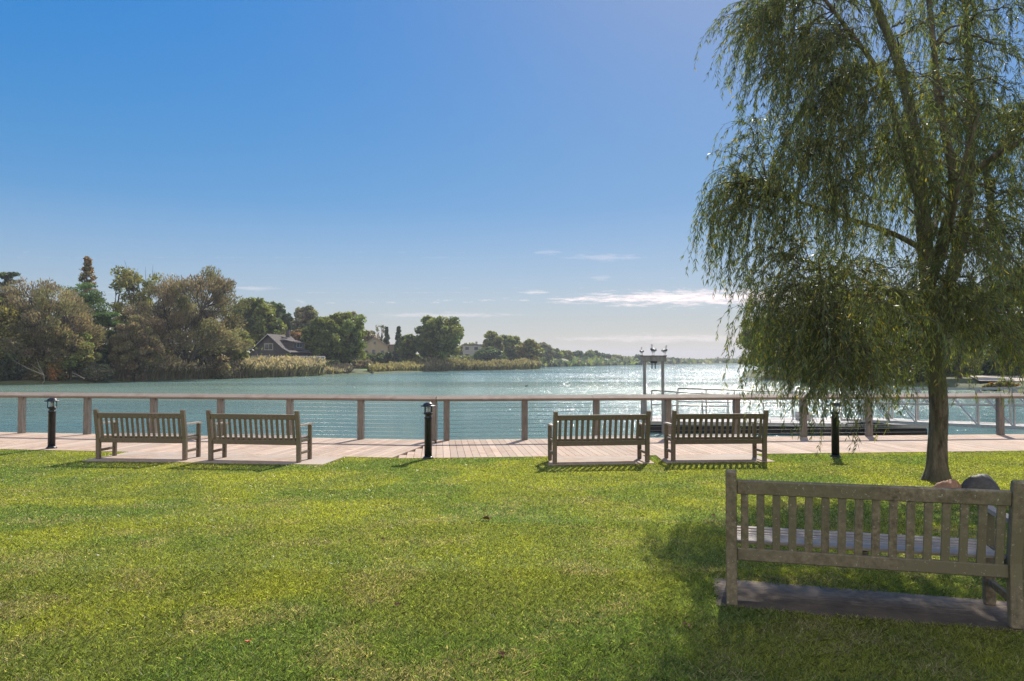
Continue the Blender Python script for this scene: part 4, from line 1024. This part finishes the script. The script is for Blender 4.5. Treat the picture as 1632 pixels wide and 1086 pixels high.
for x in (-6.6, 6.6):
    MB().box((x, .6, 3.6), (2.2, 2.2, 8.4)).build('turret', m_pink, ht)
house('long_building', 'long low building with pinkish roof left of the pink turreted one', 1126, 930, 22, 8, 2.2, 4.4, 0, m_trim, m_pink, [(-6, 1.2, 3, 1.2), (0, 1.2, 3, 1.2), (6, 1.2, 3, 1.2)])['category'] = 'building'

# ------------------------------------------------------------------ little jetty on the left shore
j = pt(583, 594, 172); r = empty('jetty', (j.x, 170.5, WZ), R(4), 'small low wooden jetty by the waterside lawn on the left shore', 'jetty')
MB().box((0, 0, .42), (4.2, 1.6, .12)).build('deck', m_pile, r)
for x in (-1.9, 0, 1.9):
    for y in (-.7, .7): MB().box((x, y, .05), (.18, .18, 1.0)).build('pile', m_pile, r)

# ------------------------------------------------------------------ floating dock, railings, frame with gulls, gangway
def xy(px, Y): return Vector(((px - CX) / F * Y, Y))
DT = -.62
o = empty('floating_dock', (5.0, 28.9, WZ), R(-9), 'long grey floating dock on black floats beyond the right railing', 'dock')
LEN = 10.2; WD = 3.0; zt = DT - WZ
m = MB(); x = 0
while x < LEN: m.box((x + .072, WD / 2, zt - .02), (.138, WD, .04)); x += .145
m.build('deck', m_dock, o)
MB().box((LEN / 2 - .0, WD / 2, zt - .09), (LEN + .06, WD + .06, .09), bev=.01).build('frame', m_alu, o)
for k in range(5): MB().box((1.0 + k * 2.05, WD / 2, zt - .30), (1.96, WD - .1, .30), bev=.05, seg=2).build('float', m_float, o)
for k in (1.4, 4.6, 7.8): 
    cm = MB(); cm.tube([(k - .12, .12, zt), (k - .12, .12, zt + .09), (k + .12, .12, zt + .09), (k + .12, .12, zt)], .016, 6); cm.build('cleat', m_alu, o)
def dock_rail(label, x0, x1, y, posts, zt_, z0=None):
    r = empty('dock_railing', tuple((o.matrix_basis @ Vector((x0, y, zt)))), R(-9), label, 'railing', 'aluminium railings on the floating dock')
    L = x1 - x0
    MB().tube([(0, 0, 1.17), (L, 0, 1.0)], .028, 8).build('top_rail', m_alu, r)
    MB().tube([(0, 0, .62), (L, 0, .58)], .022, 8).build('mid_rail', m_alu, r)
    for k in range(posts): MB().tube([(L * k / (posts - 1), 0, 0), (L * k / (posts - 1), 0, 1.16 - .05 * k / (posts - 1))], .026, 8).build('post', m_alu, r)
dock_rail('nearer aluminium railing on the floating dock, starting at the gull frame', .35, 3.2, .25, 4, 0)
dock_rail('farther aluminium railing on the floating dock, reaching under the willow', 1.5, 7.2, 2.75, 6, 0)
bx = MB(); bx.box((0, 0, .17), (.5, .4, .34), bev=.03, seg=2); bo = bx.build('dock_box', m_dock); bo.location = o.matrix_basis @ Vector((6.2, 1.6, zt)); bo.rotation_euler = (0, 0, R(-9)); tag(bo, 'small grey storage box on the floating dock', 'box')

gf = empty('pile_frame', (5.03, 28.6, WZ), R(-6), 'tall grey post-and-beam frame standing in the water at the left end of the floating dock', 'pile frame')
PA = .62
z_top = pt(1028, 569, 28.6).z - WZ
for x, dy in ((0, 0), (PA + .06, .0)): 
    m = MB(); m.box((x, 0, (z_top - .12) / 2 - .3), (.105, .12, z_top - .12 + .6), bev=.012); m.build('pile', m_pile, gf)
MB().box((.34, 0, z_top - .08), (.95, .16, .20), bev=.01).build('beam', m_pile, gf)
MB().box((.34, .0, z_top + .035), (.99, .20, .035)).build('cap_board', m_pile, gf)
m = MB(); m.tube([(.28, -.02, z_top - .18), (.28, -.02, z_top - .45)], .02, 6); m.tube([(.40, -.02, z_top - .18), (.40, -.02, z_top - .45)], .02, 6); m.box((.34, -.02, z_top - .2), (.24, .14, .07)); m.build('pulley', m_black, gf)
g2 = empty('mooring_pile', (5.35, 30.6, WZ), 0, 'stout mooring pile behind the left end of the floating dock', 'pile')
MB().tube([(0, 0, -1), (0, 0, 1.25)], .13, 10).build('post', m_pile, g2); MB().lathe([(.14, 1.25), (.14, 1.27), (.02, 1.36)], n=10).build('cap', m_white, g2)

def gull(loc, rz, label, s=1.0, pinch=0):
    r = empty('gull', loc, rz, label, 'gull', 'gulls perched on the post-and-beam frame'); r.scale = (s, s, s)
    # body as one surface: tail (-x) to beak (+x), head carried up
    sp = [(-.25, 0, .15, .012), (-.19, 0, .155, .030), (-.10, 0, .165, .062), (0, 0, .18, .082), (.07, 0, .205, .076), (.11, 0, .25, .050), (.118, 0, .295, .036), (.13, 0, .33, .038), (.155, 0, .345, .034), (.178, 0, .342, .018)]
    m = MB(); m.tube([p[:3] for p in sp], [p[3] for p in sp], 14); m.build('body', m_gwhite, r)
    for s_ in (-1, 1):
        m = MB(); m.tube([(-.29, s_ * .012, .165), (-.18, s_ * .030, .175), (-.05, s_ * .055, .200), (.05, s_ * .052, .215), (.085, s_ * .04, .205)], [.008, .030, .052, .040, .012], 10); m.build('wing', m_gdark, r)
        m = MB(); m.tube([(.01, s_ * .03, .11), (.015, s_ * .03, .005)], [.010, .006], 6); m.box((.035, s_ * .03, .004), (.055, .035, .008)); m.build('leg', m_gleg, r)
    m = MB(); m.tube([(.17, 0, .338), (.205, 0, .330), (.222, 0, .320)], [.013, .010, .003], 8); m.build('beak', m_gbeak, r)
    return r
def on_beam(x, dz=0): return tuple(gf.matrix_basis @ Vector((x, 0, z_top + .053)))
gull(on_beam(-.10), R(82), 'left gull on the frame, smallest of the three', .82)
gull(on_beam(.33), R(97), 'middle gull on the frame', 1.12)
gull(on_beam(.76), R(55), 'right gull on the frame, turned to the right', 1.0)
dk = empty('duck', (float(xy(839, 83).x), 83, WZ), R(20), 'tiny dark duck floating on open water in the middle distance', 'duck'); dk.scale = (.6, .6, .6)
MB().tube([(-.3, 0, .12), (-.2, 0, .06), (0, 0, .06), (.16, 0, .09), (.2, 0, .2), (.25, 0, .27), (.32, 0, .27)], [.02, .1, .14, .1, .05, .06, .03], 10).build('body', m_duck, dk)
MB().tube([(.33, 0, .265), (.40, 0, .25)], [.03, .015], 6).build('beak', m_gbeak, dk)

# gangway
A_ = Vector((15.35, 18.2)); B_ = Vector((12.35, 28.3)); dv = (B_ - A_); Lg = dv.length; ga = math.atan2(dv.y, dv.x)
gw = empty('gangway', (A_.x, A_.y, DZ + .06), ga, 'aluminium truss gangway sloping down from the boardwalk to the floating dock', 'gangway')
drop = (DZ + .06) - (DT + .10); slope = -drop / Lg; GH = 1.12; NP = 9; gwid = 1.25
for sy, nm in ((0, 'truss'), (-gwid, 'truss')):
    m = MB(); P0 = lambda s_, h: Vector((s_, sy, s_ * slope + h))
    m.bar(P0(0, 0), P0(Lg, 0), .07, .10); m.bar(P0(0, GH), P0(Lg, GH), .06, .07); m.bar(P0(0, .62), P0(Lg, .62), .028, .04)
    for k in range(NP + 1):
        s_ = Lg * k / NP; m.bar(P0(s_, 0), P0(s_, GH), .045, .045)
        if k < NP:
            s2 = Lg * (k + 1) / NP; m.bar(P0(s_, 0), P0(s2, GH), .032, .034)
    m.build(nm, m_alu, gw)
m = MB(); m.bar((0, -gwid / 2, .02), (Lg, -gwid / 2, Lg * slope + .02), gwid - .08, .04); m.build('deck', m_dock, gw)

# ------------------------------------------------------------------ leaves fallen on the lawn
def fleaf(px, py, size, mat, label, seed, z=None, folds=5):
    Y = (CAMZ + .03) * F / (py - HORIZ); P = pt(px, py, Y); rs = np.random.default_rng(seed); zz = float(ground_z(P.x, Y)) + .024
    m = MB(); n = 9; prof = [(math.cos(k / n * 6.283) * size * (.5 + .5 * (k % 2)) * rs.uniform(.7, 1.1), math.sin(k / n * 6.283) * size * (.5 + .5 * (k % 2)) * rs.uniform(.6, 1.0), rs.uniform(-.2, .6) * size) for k in range(n)]
    c = m.bm.verts.new((0, 0, 0)); vs = [m.bm.verts.new(p) for p in prof]
    for k in range(n): m.bm.faces.new((c, vs[k], vs[(k + 1) % n]))
    ob = m.build('fallen_leaf', mat); ob.location = (P.x, Y, zz); sol = ob.modifiers.new('thick', 'SOLIDIFY'); sol.thickness = .0015
    tag(ob, label, 'leaf', 'dead leaves on the lawn')
fleaf(775, 827, .075, m_lbrown, 'dark brown curled leaf on the lawn in the middle', 1)
fleaf(397, 1032, .03, m_lred, 'small bright red leaf on the lawn at lower left', 2)
fleaf(634, 973, .028, m_lbrown, 'pale brown leaf on the lawn left of centre', 3)
fleaf(800, 1055, .035, m_lbrown, 'dark leaf on the lawn at the bottom centre', 4)
fleaf(1096, 1005, .035, m_lbrown, 'reddish brown leaf on the lawn left of the nearest bench', 5)
fleaf(611, 863, .03, m_lbrown, 'tiny dark leaf on the lawn beyond the pale one', 6)
fleaf(1137, 821, .035, m_lbrown, 'dark leaf on the lawn beside the nearest bench backrest', 7)

# ------------------------------------------------------------------ haze
m_haze, t, out = M_new('haze_air')
pv = nd(t, 'ShaderNodeVolumePrincipled', Density=.0003, Anisotropy=.1); pv.inputs['Color'].default_value = (.80, .88, 1, 1)
t.links.new(pv.outputs[0], out.inputs['Volume'])
hz = MB().box((0, 1750, 24), (7400, 3900, 54)).build('haze', m_haze); tag(hz, 'thin pale haze in the air over the lake', 'haze', kind='stuff')
